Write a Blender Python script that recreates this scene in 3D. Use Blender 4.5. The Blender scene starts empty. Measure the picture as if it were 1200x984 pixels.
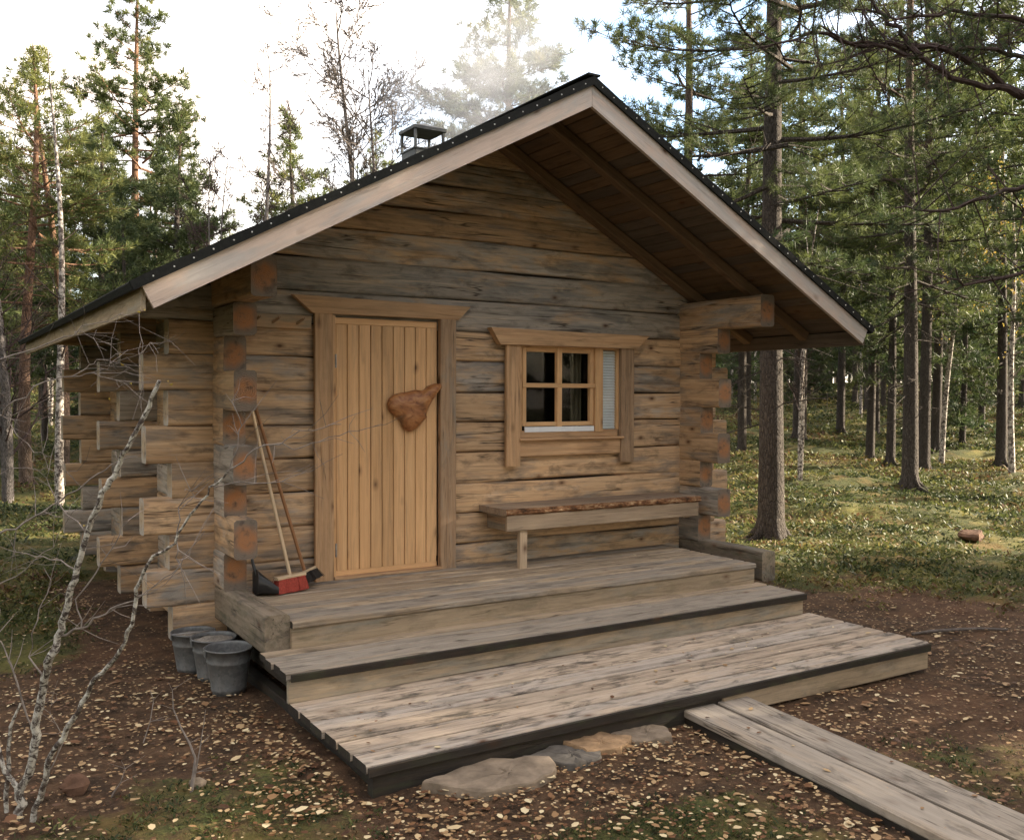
import bpy, math, random
import numpy as np
from mathutils import Vector, Matrix
R = math.radians
random.seed(7); RNG = np.random.default_rng(7)
sc = bpy.context.scene
col = sc.collection

# ------------------------------------------------------------------ camera
CAM = np.array([-2.622, -6.684, 1.355]); YAW, PIT, ROL, FPX = R(32.075), R(-1.361), R(.132), 1112.3
_F = np.array([math.sin(YAW)*math.cos(PIT), math.cos(YAW)*math.cos(PIT), math.sin(PIT)])
_R = np.array([math.cos(YAW), -math.sin(YAW), 0.0]); _U = np.cross(_R, _F)
_R2 = _R*math.cos(ROL)+_U*math.sin(ROL); _U2 = _U*math.cos(ROL)-_R*math.sin(ROL)
cd = bpy.data.cameras.new('camera'); cam = bpy.data.objects.new('camera', cd); col.objects.link(cam)
cd.sensor_width = 36; cd.lens = FPX/1200*36; cd.clip_start = .05; cd.clip_end = 600
m = Matrix.Identity(4)
for i in range(3):
    m[i][0], m[i][1], m[i][2], m[i][3] = _R2[i], _U2[i], -_F[i], CAM[i]
cam.matrix_world = m
sc.camera = cam

def smooth(a, b, x):
    t = np.clip((np.asarray(x, float)-a)/(b-a), 0, 1); return t*t*(3-2*t)

def ground_z(x, y):
    x = np.asarray(x, float); y = np.asarray(y, float)
    fwd = (x-CAM[0])*math.sin(YAW)+(y-CAM[1])*math.cos(YAW)
    d = np.hypot(x-CAM[0], y-CAM[1])
    z = -.48 - .07*smooth(0, 3.5, x)*smooth(6, 2, x) + .0*x
    z = z + 3.0*smooth(13, 75, np.maximum(fwd, 0))
    far = smooth(9, 16, d)
    z = z + far*(.10*np.sin(x*.9+1.3)*np.cos(y*.8) + .06*np.sin(x*2.1+y*1.7))
    z = z + .012*np.sin(x*3.1+.5)*np.cos(y*2.7+1)+.008*np.sin(x*7+y*5)
    return z

def spot(px, d):                       # a point on the ground at this bearing and distance
    r = (px-600)/FPX
    x = CAM[0]+d*(math.sin(YAW)+r*math.cos(YAW)); y = CAM[1]+d*(math.cos(YAW)-r*math.sin(YAW))
    return x, y, float(ground_z(x, y))

def P3(px, py, d):                     # bearing / elevation / distance to world point
    v = _F+_R2*(px-600)/FPX+_U2*(492-py)/FPX
    return CAM+v*d

# ------------------------------------------------------------------ object helpers
def tag(o, label=None, cat=None, group=None, kind=None):
    if label: o['label'] = label
    if cat: o['category'] = cat
    if group: o['group'] = group
    if kind: o['kind'] = kind
    return o

def empty(name, label, cat, loc=(0, 0, 0), group=None):
    o = bpy.data.objects.new(name, None); col.objects.link(o); o.location = loc
    o.empty_display_size = .2
    return tag(o, label, cat, group)

class MB:
    """mesh accumulator with per-vertex grain coordinates (gc) and a random value (rnd)"""
    def __init__(s):
        s.v = []; s.f = []; s.m = []; s.g = []; s.r = []; s.sm = []; s.n = 0
    def add(s, v, f, mat=0, gc=None, rnd=0., smooth=False):
        v = np.asarray(v, float)
        s.v.append(v); s.f += [tuple(i+s.n for i in q) for q in f]
        s.m += [mat]*len(f); s.sm += [smooth]*len(f)
        s.g.append(np.asarray(v if gc is None else gc, float)); s.r.append(np.full(len(v), rnd) if np.isscalar(rnd) else np.asarray(rnd))
        s.n += len(v)
    def loft(s, rings, mat=0, gcs=None, rnd=0., sm=False, caps=(1, 1), capmat=None, closed=True):
        k = len(rings[0]); n = len(rings); V = np.concatenate(rings); F = []
        for i in range(n-1):
            for j in range(k if closed else k-1):
                a, b = i*k+j, i*k+(j+1) % k
                F.append((a, b, b+k, a+k))
        G = np.concatenate(gcs) if gcs is not None else V
        s.add(V, F, mat, G, rnd, sm)
        cm = mat if capmat is None else capmat
        if caps[0]: s.add(rings[0], [tuple(range(k))[::-1]], cm, gcs[0] if gcs is not None else None, rnd)
        if caps[1]: s.add(rings[-1], [tuple(range(k))], cm, gcs[-1] if gcs is not None else None, rnd)
    def bar(s, p0, p1, w, h, up=(0, 0, 1), prof='box', bev=.006, nseg=1, jit=0., mat=0, capmat=None, rnd=None, clip=None, c0=None, c1=None):
        """w across (side), h along up"""
        p0 = np.array(p0, float); p1 = np.array(p1, float); a = p1-p0; L = np.linalg.norm(a); a /= L
        up = np.array(up, float); sd = np.cross(a, up); sd /= np.linalg.norm(sd); u = np.cross(sd, a)
        W, H = w/2, h/2
        if prof == 'box':
            b = min(bev, W*.9, H*.9)
            P = [(-W+b, -H), (W-b, -H), (W, -H+b), (W, H-b), (W-b, H), (-W+b, H), (-W, H-b), (-W, -H+b)]; sm = False
        elif prof == 'log':
            P = []
            b = min(W, H)*.33
            for cx, cy, a0 in ((1, -1, -90), (1, 1, 0), (-1, 1, 90), (-1, -1, 180)):
                for q in range(5):
                    t = R(a0+q*22.5); P.append((cx*(W-b)+b*math.cos(t), cy*(H-b)+b*math.sin(t)))
            P = [(x*(1+.05*math.cos(y/H*1.3)), y) for x, y in P]; sm = True
        else:
            P = [(W*math.cos(t), H*math.sin(t)) for t in np.linspace(0, 2*math.pi, prof, endpoint=False)]; sm = True
        P = np.array(P)
        if rnd is None: rnd = random.random()
        off = np.array([random.uniform(0, 50), 10.*random.randint(0, 4), 10.*random.randint(0, 4)])
        rings = []; gcs = []; ph = random.uniform(0, 100)
        for i in range(nseg+1):
            t = i/nseg
            Q = P.copy()
            o = np.zeros(2)
            if jit:
                sc_ = 1+jit*2.0*math.sin(ph+t*L*2.3)/max(W, H)*.5
                Q = Q*np.array([1, sc_]); o = np.array([math.sin(ph*2+t*L*1.7), math.sin(ph*3+t*L*2.9)])*jit*.6
                Q = Q+RNG.normal(0, jit*.12, Q.shape)
            V = p0+a*(L*t)+np.outer(Q[:, 0]+o[0], sd)+np.outer(Q[:, 1]+o[1], u)
            g = np.column_stack([np.full(len(Q), L*t), Q[:, 0], Q[:, 1]])+off
            rings.append(V); gcs.append(g)
        if clip:
            rings = [clip(v) for v in rings]
        s.loft(rings, mat, gcs, rnd, sm, capmat=capmat)
    def tube(s, pts, rad, k=6, mat=0, rnd=0., caps=(0, 1)):
        pts = np.asarray(pts, float); n = len(pts); rad = np.broadcast_to(np.asarray(rad, float), (n,))
        T = np.gradient(pts, axis=0); T /= (np.linalg.norm(T, axis=1, keepdims=True)+1e-9)
        ref = np.array([0, 0, 1.]) if abs(T[0][2]) < .9 else np.array([1., 0, 0])
        A = np.cross(T, ref); A /= (np.linalg.norm(A, axis=1, keepdims=True)+1e-9); B = np.cross(T, A)
        th = np.linspace(0, 2*math.pi, k, endpoint=False)
        V = pts[:, None, :]+rad[:, None, None]*(np.cos(th)[None, :, None]*A[:, None, :]+np.sin(th)[None, :, None]*B[:, None, :])
        seg = np.concatenate([[0], np.cumsum(np.linalg.norm(np.diff(pts, axis=0), axis=1))])
        gc = [np.column_stack([np.full(k, seg[i]), np.cos(th)*rad[i], np.sin(th)*rad[i]]) for i in range(n)]
        s.loft([V[i] for i in range(n)], mat, gc, rnd, True, caps=caps)
    def build(s, name, mats, parent=None):
        me = bpy.data.meshes.new(name)
        V = np.concatenate(s.v); me.from_pydata(V.tolist(), [], s.f)
        if not isinstance(mats, (list, tuple)): mats = [mats]
        for mm in mats: me.materials.append(mm)
        me.polygons.foreach_set('material_index', s.m); me.polygons.foreach_set('use_smooth', s.sm)
        at = me.attributes.new('gc', 'FLOAT_VECTOR', 'POINT'); at.data.foreach_set('vector', np.concatenate(s.g).ravel())
        at = me.attributes.new('rnd', 'FLOAT', 'POINT'); at.data.foreach_set('value', np.concatenate(s.r))
        me.update()
        o = bpy.data.objects.new(name, me); col.objects.link(o)
        if parent:
            o.parent = parent
            w = parent.location
            pp = parent.parent
            w = Vector(w) if pp is None else Vector(pp.location)+Vector(w)
            o.location = -w            # geometry is written in world coordinates
            # keep the pivot at the parent's base
            me.transform(Matrix.Translation(-w)); o.location = (0, 0, 0)
        return o

def tri_mesh(name, V, F, mats, rnd=None, parent=None, midx=None, gc=None):
    """fast numpy mesh; F (n,3) or (n,4)"""
    me = bpy.data.meshes.new(name); V = np.ascontiguousarray(V, dtype=np.float32); F = np.ascontiguousarray(F, dtype=np.int32)
    n, k = F.shape
    me.vertices.add(len(V)); me.vertices.foreach_set('co', V.ravel())
    me.loops.add(n*k); me.loops.foreach_set('vertex_index', F.ravel())
    me.polygons.add(n); me.polygons.foreach_set('loop_start', np.arange(n, dtype=np.int32)*k)
    if midx is not None: me.polygons.foreach_set('material_index', midx)
    me.update(calc_edges=True)
    if not isinstance(mats, (list, tuple)): mats = [mats]
    for mm in mats: me.materials.append(mm)
    if rnd is not None:
        at = me.attributes.new('rnd', 'FLOAT', 'POINT'); at.data.foreach_set('value', np.ascontiguousarray(rnd, dtype=np.float32))
    o = bpy.data.objects.new(name, me); col.objects.link(o)
    if parent: o.parent = parent
    return o

# ------------------------------------------------------------------ materials
class NT:
    def __init__(s, name):
        s.mat = bpy.data.materials.new(name); s.mat.use_nodes = True; s.t = s.mat.node_tree; s.t.nodes.clear()
        s.out = s.n('ShaderNodeOutputMaterial'); s.bs = s.n('ShaderNodeBsdfPrincipled'); s.l(s.bs.outputs[0], s.out.inputs[0])
    def n(s, t, **k):
        x = s.t.nodes.new(t)
        for a, b in k.items(): setattr(x, a, b)
        return x
    def l(s, a, b): s.t.links.new(a, b)
    def attr(s, n, vec=False):
        a = s.n('ShaderNodeAttribute', attribute_name=n); return a.outputs['Vector'] if vec else a.outputs['Fac']
    def mapv(s, src, scale, loc=None):
        a = s.n('ShaderNodeVectorMath', operation='MULTIPLY'); s.l(src, a.inputs[0]); a.inputs[1].default_value = scale
        if loc is None: return a.outputs[0]
        b = s.n('ShaderNodeVectorMath', operation='ADD'); s.l(a.outputs[0], b.inputs[0])
        if hasattr(loc, 'is_linked'): s.l(loc, b.inputs[1])
        else: b.inputs[1].default_value = loc
        return b.outputs[0]
    def noise(s, vec, scale, det=4, rough=.55, dist=0):
        a = s.n('ShaderNodeTexNoise'); s.l(vec, a.inputs['Vector']); a.inputs['Scale'].default_value = scale
        a.inputs['Detail'].default_value = det; a.inputs['Roughness'].default_value = rough; a.inputs['Distortion'].default_value = dist
        return a.outputs['Fac']
    def vor(s, vec, scale, feature='F1', out='Distance', rand=1):
        a = s.n('ShaderNodeTexVoronoi', feature=feature); s.l(vec, a.inputs['Vector']); a.inputs['Scale'].default_value = scale
        a.inputs['Randomness'].default_value = rand
        return a.outputs[out]
    def ramp(s, fac, stops, interp='LINEAR'):
        a = s.n('ShaderNodeValToRGB'); s.l(fac, a.inputs[0]); e = a.color_ramp.elements; a.color_ramp.interpolation = interp
        while len(e) < len(stops): e.new(.5)
        for i, (p, c) in enumerate(stops):
            e[i].position = p; e[i].color = (c, c, c, 1) if np.isscalar(c) else (*c, 1)
        return a.outputs[0]
    def mix(s, f, a, b, mode='MIX'):
        x = s.n('ShaderNodeMix', data_type='RGBA', blend_type=mode)
        for v, i in ((f, 0), (a, 6), (b, 7)):
            if hasattr(v, 'is_linked'): s.l(v, x.inputs[i])
            elif i == 0: x.inputs[0].default_value = v
            else: x.inputs[i].default_value = (*v, 1) if not np.isscalar(v) else (v, v, v, 1)
        return x.outputs[2]
    def math(s, op, a, b=None):
        x = s.n('ShaderNodeMath', operation=op)
        for v, i in ((a, 0), (b, 1)):
            if v is None: continue
            if hasattr(v, 'is_linked'): s.l(v, x.inputs[i])
            else: x.inputs[i].default_value = v
        return x.outputs[0]
    def bump(s, h, strength=.4, dist=.01, prev=None):
        b = s.n('ShaderNodeBump'); s.l(h, b.inputs['Height']); b.inputs['Strength'].default_value = strength; b.inputs['Distance'].default_value = dist
        if prev is not None: s.l(prev, b.inputs['Normal'])
        s.l(b.outputs[0], s.bs.inputs['Normal']); return b.outputs[0]
    def base(s, c, rough=.8, spec=.3):
        if hasattr(c, 'is_linked'): s.l(c, s.bs.inputs['Base Color'])
        else: s.bs.inputs['Base Color'].default_value = (*c, 1)
        s.bs.inputs['Roughness'].default_value = rough; s.bs.inputs['Specular IOR Level'].default_value = spec

def wood(name, warm, warm2, grey, greyness=.5, knots=1., cracks=1., rough=.8, tint=.5, stain=0., gscale=1., moss=0., blue=0., contrast=.45):
    s = NT(name); gc = s.attr('gc', True); rn = s.attr('rnd')
    streak = s.noise(s.mapv(gc, (1.3*gscale, 34*gscale, 34*gscale)), 1, 5, .6, .6)
    fine = s.noise(s.mapv(gc, (5, 190, 190)), 1, 3, .6)
    broad = s.noise(s.mapv(gc, (1.5, 7, 7)), 1.4, 5, .62, .5)
    c = s.mix(s.ramp(streak, [(.3, 0), (.7, 1)]), warm, warm2)
    c = s.mix(s.math('MULTIPLY', s.ramp(fine, [(.35, 0), (.7, 1)]), .35), c, tuple(x*.55 for x in warm))
    # weathered grey, more on some pieces than on others
    pick = s.math('ADD', s.math('MULTIPLY', broad, .9), s.math('MULTIPLY', s.math('SUBTRACT', rn, .5), tint*1.5))
    gf = s.ramp(pick, [(.61-greyness*.4, 0), (.78-greyness*.4, 1)])
    gr = s.mix(s.ramp(streak, [(.3, 0), (.75, 1)]), tuple(x*.62 for x in grey), grey)
    c = s.mix(s.math('MULTIPLY', gf, .85), c, gr)
    # per-piece lightness
    v = s.noise(s.mapv(gc, (0, 0, 0), None), 1) if False else None
    rr = s.n('ShaderNodeTexWhiteNoise', noise_dimensions='1D'); s.l(rn, rr.inputs['W'])
    lv = s.n('ShaderNodeHueSaturation'); s.l(c, lv.inputs['Color'])
    s.l(s.math('ADD', s.math('MULTIPLY', rr.outputs['Value'], .34), .82), lv.inputs['Value']); c = lv.outputs[0]
    if stain:
        st = s.noise(s.mapv(gc, (2.2, 6, 6)), 1.7, 5, .65, .4)
        c = s.mix(s.math('MULTIPLY', s.ramp(st, [(.52, 0), (.66, 1)]), stain), c, (.045, .04, .035))
    if blue:
        st = s.noise(s.mapv(gc, (1.6, 8, 8), (9, 3, 1)), 1.2, 4, .6, .4)
        c = s.mix(s.math('MULTIPLY', s.ramp(st, [(.5, 0), (.64, 1)]), blue), c, (.12, .135, .14))
    if knots:
        kv = s.mapv(gc, (4.2, 7.5, 7.5)); kd = s.vor(kv, 1.0); kc = s.n('ShaderNodeSeparateColor'); s.l(s.vor(kv, 1.0, out='Color'), kc.inputs[0])
        km = s.math('MULTIPLY', s.ramp(kd, [(.05, .95), (.10, .55), (.17, .25), (.26, 0)]), s.math('GREATER_THAN', kc.outputs[0], .62))
        c = s.mix(s.math('MULTIPLY', km, min(1., knots)), c, (.085, .036, .016))
    if cracks:
        cr = s.noise(s.mapv(gc, (.55, 17, 17), (3, 7, 1)), 1, 3, .45, .25)
        cm = s.noise(s.mapv(gc, (1.6, 6, 6), (8, 2, 4)), 1, 2)
        cf = s.math('MULTIPLY', s.ramp(cr, [(.487, 0), (.498, 1), (.502, 1), (.513, 0)]), s.ramp(cm, [(.47, 0), (.53, 1)]))
        c = s.mix(s.math('MULTIPLY', cf, .9*cracks), c, (.03, .022, .016))
    if moss:
        ms = s.noise(s.mapv(gc, (3, 9, 9), (1, 1, 1)), 1.5, 5, .7)
        c = s.mix(s.math('MULTIPLY', s.ramp(ms, [(.5, 0), (.68, 1)]), moss), c, (.05, .06, .025))
    if contrast:
        dk = s.noise(s.mapv(gc, (1.6, 26, 26), (5, 2, 8)), 1, 4, .7, .8)
        c = s.mix(s.math('MULTIPLY', s.ramp(dk, [(.5, 0), (.72, 1)]), contrast), c, (.07, .048, .03))
        c = s.mix(s.math('MULTIPLY', s.ramp(dk, [(.28, 1), (.44, 0)]), contrast*.5), c, tuple(min(1, x*1.45) for x in warm))
    s.base(c, rough, .25)
    h = s.math('ADD', s.math('MULTIPLY', streak, .6), s.math('MULTIPLY', fine, .3))
    if cracks: h = s.math('SUBTRACT', h, s.math('MULTIPLY', cf, .6*cracks))
    s.bump(h, .55, .006)
    return s.mat

def endgrain(name, c0=(.40, .165, .06), c1=(.28, .15, .08), grey=(.17, .15, .125), gf=.55):
    s = NT(name); gc = s.attr('gc', True)
    wv = s.n('ShaderNodeVectorMath', operation='WRAP'); s.l(gc, wv.inputs[0]); wv.inputs[1].default_value = (5, 5, 5); wv.inputs[2].default_value = (-5, -5, -5)
    yz = s.mapv(wv.outputs[0], (0, 1, 1)); ln = s.n('ShaderNodeVectorMath', operation='LENGTH'); s.l(yz, ln.inputs[0])
    ob = s.n('ShaderNodeTexCoord').outputs['Object']; n = s.noise(ob, 16, 5, .65); n2 = s.noise(ob, 5.5, 4, .6)
    rr = s.math('ADD', ln.outputs['Value'], s.math('MULTIPLY', s.math('SUBTRACT', n2, .5), .10))
    ring = s.math('SINE', s.math('MULTIPLY', rr, 620.))
    c = s.mix(s.ramp(n, [(.35, 0), (.65, 1)]), c0, c1)
    c = s.mix(s.ramp(rr, [(.05, .12), (.105, .9)]), c, grey)
    c = s.mix(s.math('MULTIPLY', s.ramp(ring, [(.3, 0), (1., 1)]), .22), c, (.05, .035, .025))
    c = s.mix(s.ramp(n, [(.55, 0), (.72, .75)]), c, (.045, .036, .03))
    s.base(c, .85, .2); s.bump(s.math('ADD', n, s.math('MULTIPLY', ring, .1)), .6, .008)
    return s.mat

M = {}
M['log'] = wood('weathered_log', (.62, .43, .26), (.47, .29, .155), (.45, .42, .375), .56, 1., 1., .82, .4, .5, blue=.55, contrast=.65)
M['log_end'] = endgrain('log_end_grain')
M['log_end_pale'] = endgrain('log_end_pale', (.5, .38, .25), (.38, .28, .18), (.42, .38, .33), .3)
M['deck'] = wood('deck_wood', (.45, .355, .25), (.32, .245, .165), (.36, .32, .27), .6, .6, 1., .85, .3, .45)
M['platform'] = wood('platform_wood', (.48, .39, .30), (.35, .275, .205), (.42, .37, .32), .55, .9, 1., .85, .4, .85, moss=.3, contrast=.6)
M['riser'] = wood('riser_wood', (.42, .33, .225), (.33, .25, .165), (.31, .285, .235), .55, .8, .5, .8, .3, .25, moss=.3)
M['edge_dark'] = wood('dark_edge_shade_wood', (.034, .027, .021), (.02, .016, .013), (.038, .033, .028), .5, .5, .8, .85, .3, .4, moss=.4)  # near-black tone paints in the shade under the platform besides the dark edges
M['beam'] = wood('old_beam', (.26, .21, .155), (.16, .13, .095), (.22, .21, .18), .6, .7, 1., .85, .3, .6, moss=.5)
M['walk'] = wood('boardwalk_wood', (.38, .31, .235), (.27, .22, .165), (.35, .31, .26), .8, .7, 1., .85, .3, .55)
M['door'] = wood('door_pine', (.74, .46, .235), (.63, .36, .165), (.5, .33, .18), .1, .9, .0, .5, .1, 0, gscale=.8, contrast=.28)
M['trim'] = wood('trim_pine', (.60, .39, .22), (.49, .28, .14), (.36, .29, .2), .2, 1., .5, .65, .2, .12)
M['trim_old'] = wood('casing_weathered', (.46, .31, .19), (.34, .215, .125), (.31, .28, .23), .45, 1., .7, .75, .2, .25)
M['barge'] = wood('bargeboard_wood', (.68, .55, .46), (.60, .47, .39), (.62, .58, .54), .55, .9, .3, .7, .2, .1, contrast=.15)
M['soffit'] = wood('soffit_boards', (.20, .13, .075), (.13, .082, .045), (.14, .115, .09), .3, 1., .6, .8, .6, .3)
M['bench'] = wood('bench_wood', (.37, .28, .2), (.28, .2, .14), (.3, .27, .235), .5, .8, .6, .8, .3, .25)
M['apron'] = wood('apron_wood', (.47, .36, .25), (.38, .28, .19), (.4, .35, .28), .25, .9, .3, .75, .2, 0)
M['handle_pale'] = wood('pale_handle', (.62, .48, .32), (.55, .41, .26), (.5, .45, .38), .3, 0, .2, .6, .1, 0)
M['handle_brown'] = wood('brown_handle', (.34, .17, .08), (.25, .12, .05), (.3, .22, .15), .2, 0, .2, .5, .1, 0)

def simple(name, c, rough=.7, spec=.4, var=.25, scale=20, metal=0., bump=.2, dist=.004):
    s = NT(name); ob = s.n('ShaderNodeTexCoord').outputs['Object']; n = s.noise(ob, scale, 5, .6)
    cc = s.mix(s.ramp(n, [(.3, 0), (.7, 1)]), tuple(x*(1-var) for x in c), tuple(min(1, x*(1+var)) for x in c))
    s.base(cc, rough, spec); s.bs.inputs['Metallic'].default_value = metal
    s.bump(n, bump, dist); return s.mat
M['felt'] = simple('roofing_felt', (.012, .013, .012), .85, .2, .4, 60, bump=.5)
M['nail'] = simple('galvanised_nail', (.8, .8, .78), .4, .5, .1, metal=.3)
M['black'] = simple('black_plastic', (.015, .016, .018), .35, .5, .2)
M['iron'] = simple('hinge_steel', (.35, .34, .33), .45, .5, .3, metal=.8)
M['blind'] = simple('white_slats', (.78, .80, .82), .5, .4, .05)
M['curtain'] = simple('pale_curtain', (.10, .085, .055), .9, .1, .2, 6)
M['inside'] = simple('dark_interior', (.03, .025, .02), .9, .1)
M['red'] = simple('red_bristles', (.30, .05, .035), .7, .2, .5, 120, bump=.8)
M['darkbr'] = simple('dark_bristles', (.03, .025, .022), .8, .2, .4, 120, bump=.8)
M['mortar'] = simple('chimney_steel', (.075, .08, .08), .6, .4, .4, 8, metal=.3)
M['stone'] = simple('flat_stone', (.19, .15, .11), .9, .2, .4, 9, bump=.6, dist=.02)
M['stone_dark'] = simple('dark_slate', (.085, .076, .066), .85, .3, .4, 8, bump=.6, dist=.02)
M['stone_tan'] = simple('tan_stone', (.25, .165, .095), .9, .2, .4, 10, bump=.6, dist=.02)
M['stone_red'] = simple('reddish_stone', (.11, .062, .04), .9, .2, .3, 12, bump=.6, dist=.02)
M['sand'] = simple('grey_sand', (.25, .225, .19), .95, .1, .45, 60, bump=.8, dist=.01)
M['dirtwater'] = simple('bucket_dregs', (.055, .04, .025), .35, .4, .6, 16)
def zinc():
    s = NT('galvanised_zinc'); ob = s.n('ShaderNodeTexCoord').outputs['Object']
    v = s.vor(ob, 55, out='Color'); n = s.noise(ob, 9, 5, .7)
    g = s.n('ShaderNodeRGBToBW'); s.l(v, g.inputs[0])
    c = s.mix(g.outputs[0], (.10, .105, .105), (.19, .195, .195)); c = s.mix(s.ramp(n, [(.45, 0), (.7, .7)]), c, (.14, .13, .12))
    s.base(c, .5, .4); s.bs.inputs['Metallic'].default_value = .35; s.bump(n, .3, .01); return s.mat
M['zinc'] = zinc()
def barkedge():
    s = NT('bark_edge'); gc = s.attr('gc', True)
    n = s.noise(s.mapv(gc, (14, 40, 40)), 1, 5, .65); v = s.vor(s.mapv(gc, (16, 60, 60)), 1)
    c = s.ramp(n, [(.36, (.05, .028, .015)), (.5, (.20, .09, .04)), (.66, (.45, .30, .17))])
    s.base(c, .85, .2); s.bump(s.math('ADD', n, v), .9, .015); return s.mat
M['bark_edge'] = barkedge()
def glass():
    s = NT('window_glass'); t = s.n('ShaderNodeBsdfTransparent'); t.inputs[0].default_value = (.93, .94, .93, 1)
    g = s.n('ShaderNodeBsdfGlossy'); g.inputs['Roughness'].default_value = .02
    fr = s.n('ShaderNodeFresnel'); fr.inputs[0].default_value = 1.14; mx = s.n('ShaderNodeMixShader')
    s.l(fr.outputs[0], mx.inputs[0]); s.l(t.outputs[0], mx.inputs[1]); s.l(g.outputs[0], mx.inputs[2]); s.l(mx.outputs[0], s.out.inputs[0])
    return s.mat
M['glass'] = glass()
def burl():
    s = NT('burl_wood'); ob = s.n('ShaderNodeTexCoord').outputs['Object']
    n = s.noise(s.mapv(ob, (10, 10, 16)), 1, 5, .6, 1.5); n2 = s.noise(ob, 7, 3, .6)
    c = s.ramp(n, [(.3, (.16, .055, .02)), (.5, (.34, .14, .05)), (.7, (.46, .23, .09))])
    c = s.mix(s.ramp(n2, [(.55, 0), (.72, .7)]), c, (.09, .05, .03))
    s.base(c, .45, .4); s.bump(n, .5, .01); return s.mat
M['burl'] = burl()

def bark(name, low, high, zlo, zhi, scale=1.):
    s = NT(name); ob = s.n('ShaderNodeTexCoord').outputs['Object']
    sep = s.n('ShaderNodeSeparateXYZ'); s.l(ob, sep.inputs[0])
    n = s.noise(s.mapv(ob, (38*scale, 38*scale, 9*scale)), 1, 5, .7, 1.2); nd = s.n('ShaderNodeTexNoise'); s.l(s.mapv(ob, (20, 20, 8)), nd.inputs[0]); nd.inputs['Scale'].default_value = 1
    v = s.vor(s.mapv(ob, (34*scale, 34*scale, 11*scale), s.mapv(nd.outputs['Color'], (1.6, 1.6, 1.6))), 1, 'DISTANCE_TO_EDGE')
    zz = s.math('ADD', sep.outputs[2], s.math('MULTIPLY', n, 1.5))
    mr = s.n('ShaderNodeMapRange'); s.l(zz, mr.inputs[0]); mr.inputs[1].default_value = zlo; mr.inputs[2].default_value = zhi
    lo = s.mix(s.ramp(n, [(.3, 0), (.7, 1)]), tuple(x*.5 for x in low), tuple(x*1.35 for x in low))
    lo = s.mix(s.ramp(v, [(0, .55), (.10, 0)]), lo, (.02, .016, .013))
    hi = s.mix(s.ramp(n, [(.35, 0), (.7, 1)]), tuple(x*.65 for x in high), high)
    s.base(s.mix(mr.outputs[0], lo, hi), .9, .15); s.bump(s.math('ADD', n, s.math('MULTIPLY', s.ramp(v, [(0, 0), (.15, 1)]), .7)), .9, .03)
    return s.mat
M['bark'] = bark('pine_bark', (.08, .068, .058), (.17, .11, .075), 7, 12.)
M['bark_orange'] = bark('orange_pine_bark', (.15, .11, .085), (.27, .155, .10), 1.5, 5.)
M['bark_dead'] = bark('dead_pine_bark', (.20, .18, .17), (.24, .215, .20), 3, 9)
def birchbark(name='birch_bark', dark=.45, scale=1., pale=(.52, .47, .41)):
    s = NT(name); ob = s.n('ShaderNodeTexCoord').outputs['Object']
    n = s.noise(s.mapv(ob, (11*scale, 11*scale, 13*scale)), 1, 5, .75, .8); n2 = s.noise(ob, 16*scale, 4, .7)
    c = s.mix(s.ramp(n, [(dark, 0), (dark+.1, 1)]), (.055, .042, .036), pale); c = s.mix(s.ramp(n2, [(.5, 0), (.65, .75)]), c, (.13, .105, .09))
    s.base(c, .8, .2); s.bump(n2, .6, .006); return s.mat
M['birch'] = birchbark()
M['sapling_bark'] = birchbark('lichen_bark', .45, 2.2, (.50, .48, .42))
M['twig'] = simple('dark_twigs', (.05, .034, .03), .85, .2, .4, 30)
M['twig_pale'] = simple('pale_twigs', (.21, .18, .16), .85, .2, .4, 30)

M['twig_grey'] = simple('grey_twigs', (.10, .085, .075), .85, .2, .4, 30)

def leafmat(name, stops, transl=.35, rough=.6):
    s = NT(name); rn = s.attr('rnd'); c = s.ramp(rn, stops)
    s.base(c, rough, .25)
    tr = s.n('ShaderNodeBsdfTranslucent'); s.l(c, tr.inputs[0]); mx = s.n('ShaderNodeMixShader'); mx.inputs[0].default_value = transl
    s.l(s.bs.outputs[0], mx.inputs[1]); s.l(tr.outputs[0], mx.inputs[2]); s.l(mx.outputs[0], s.out.inputs[0]); return s.mat
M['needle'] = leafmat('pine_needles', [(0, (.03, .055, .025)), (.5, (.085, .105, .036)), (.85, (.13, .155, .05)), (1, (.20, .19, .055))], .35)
M['needle_dark'] = leafmat('spruce_needles', [(0, (.028, .05, .024)), (.6, (.07, .09, .031)), (1, (.13, .14, .045))], .3)
M['needle_yellow'] = leafmat('pale_pine_needles', [(0, (.05, .075, .028)), (.5, (.11, .13, .04)), (1, (.22, .215, .06))], .35)
M['leaf'] = leafmat('fallen_birch_leaves', [(0, (.06, .03, .018)), (.35, (.16, .075, .035)), (.55, (.33, .21, .105)), (.78, (.52, .39, .22)), (1, (.64, .54, .34))], .1, .55)
M['leaf_tree'] = leafmat('autumn_leaves', [(0, (.3, .2, .04)), (1, (.45, .35, .08))], .4)
M['heath'] = leafmat('heath_plants', [(0, (.022, .032, .014)), (.3, (.048, .064, .02)), (.6, (.10, .112, .034)), (.8, (.18, .16, .05)), (.9, (.13, .075, .035)), (1, (.08, .045, .025))], .3)
M['moss'] = leafmat('moss_and_lingonberry', [(0, (.02, .032, .014)), (.5, (.05, .068, .022)), (.8, (.11, .12, .035)), (1, (.14, .06, .035))], .25)

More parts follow.
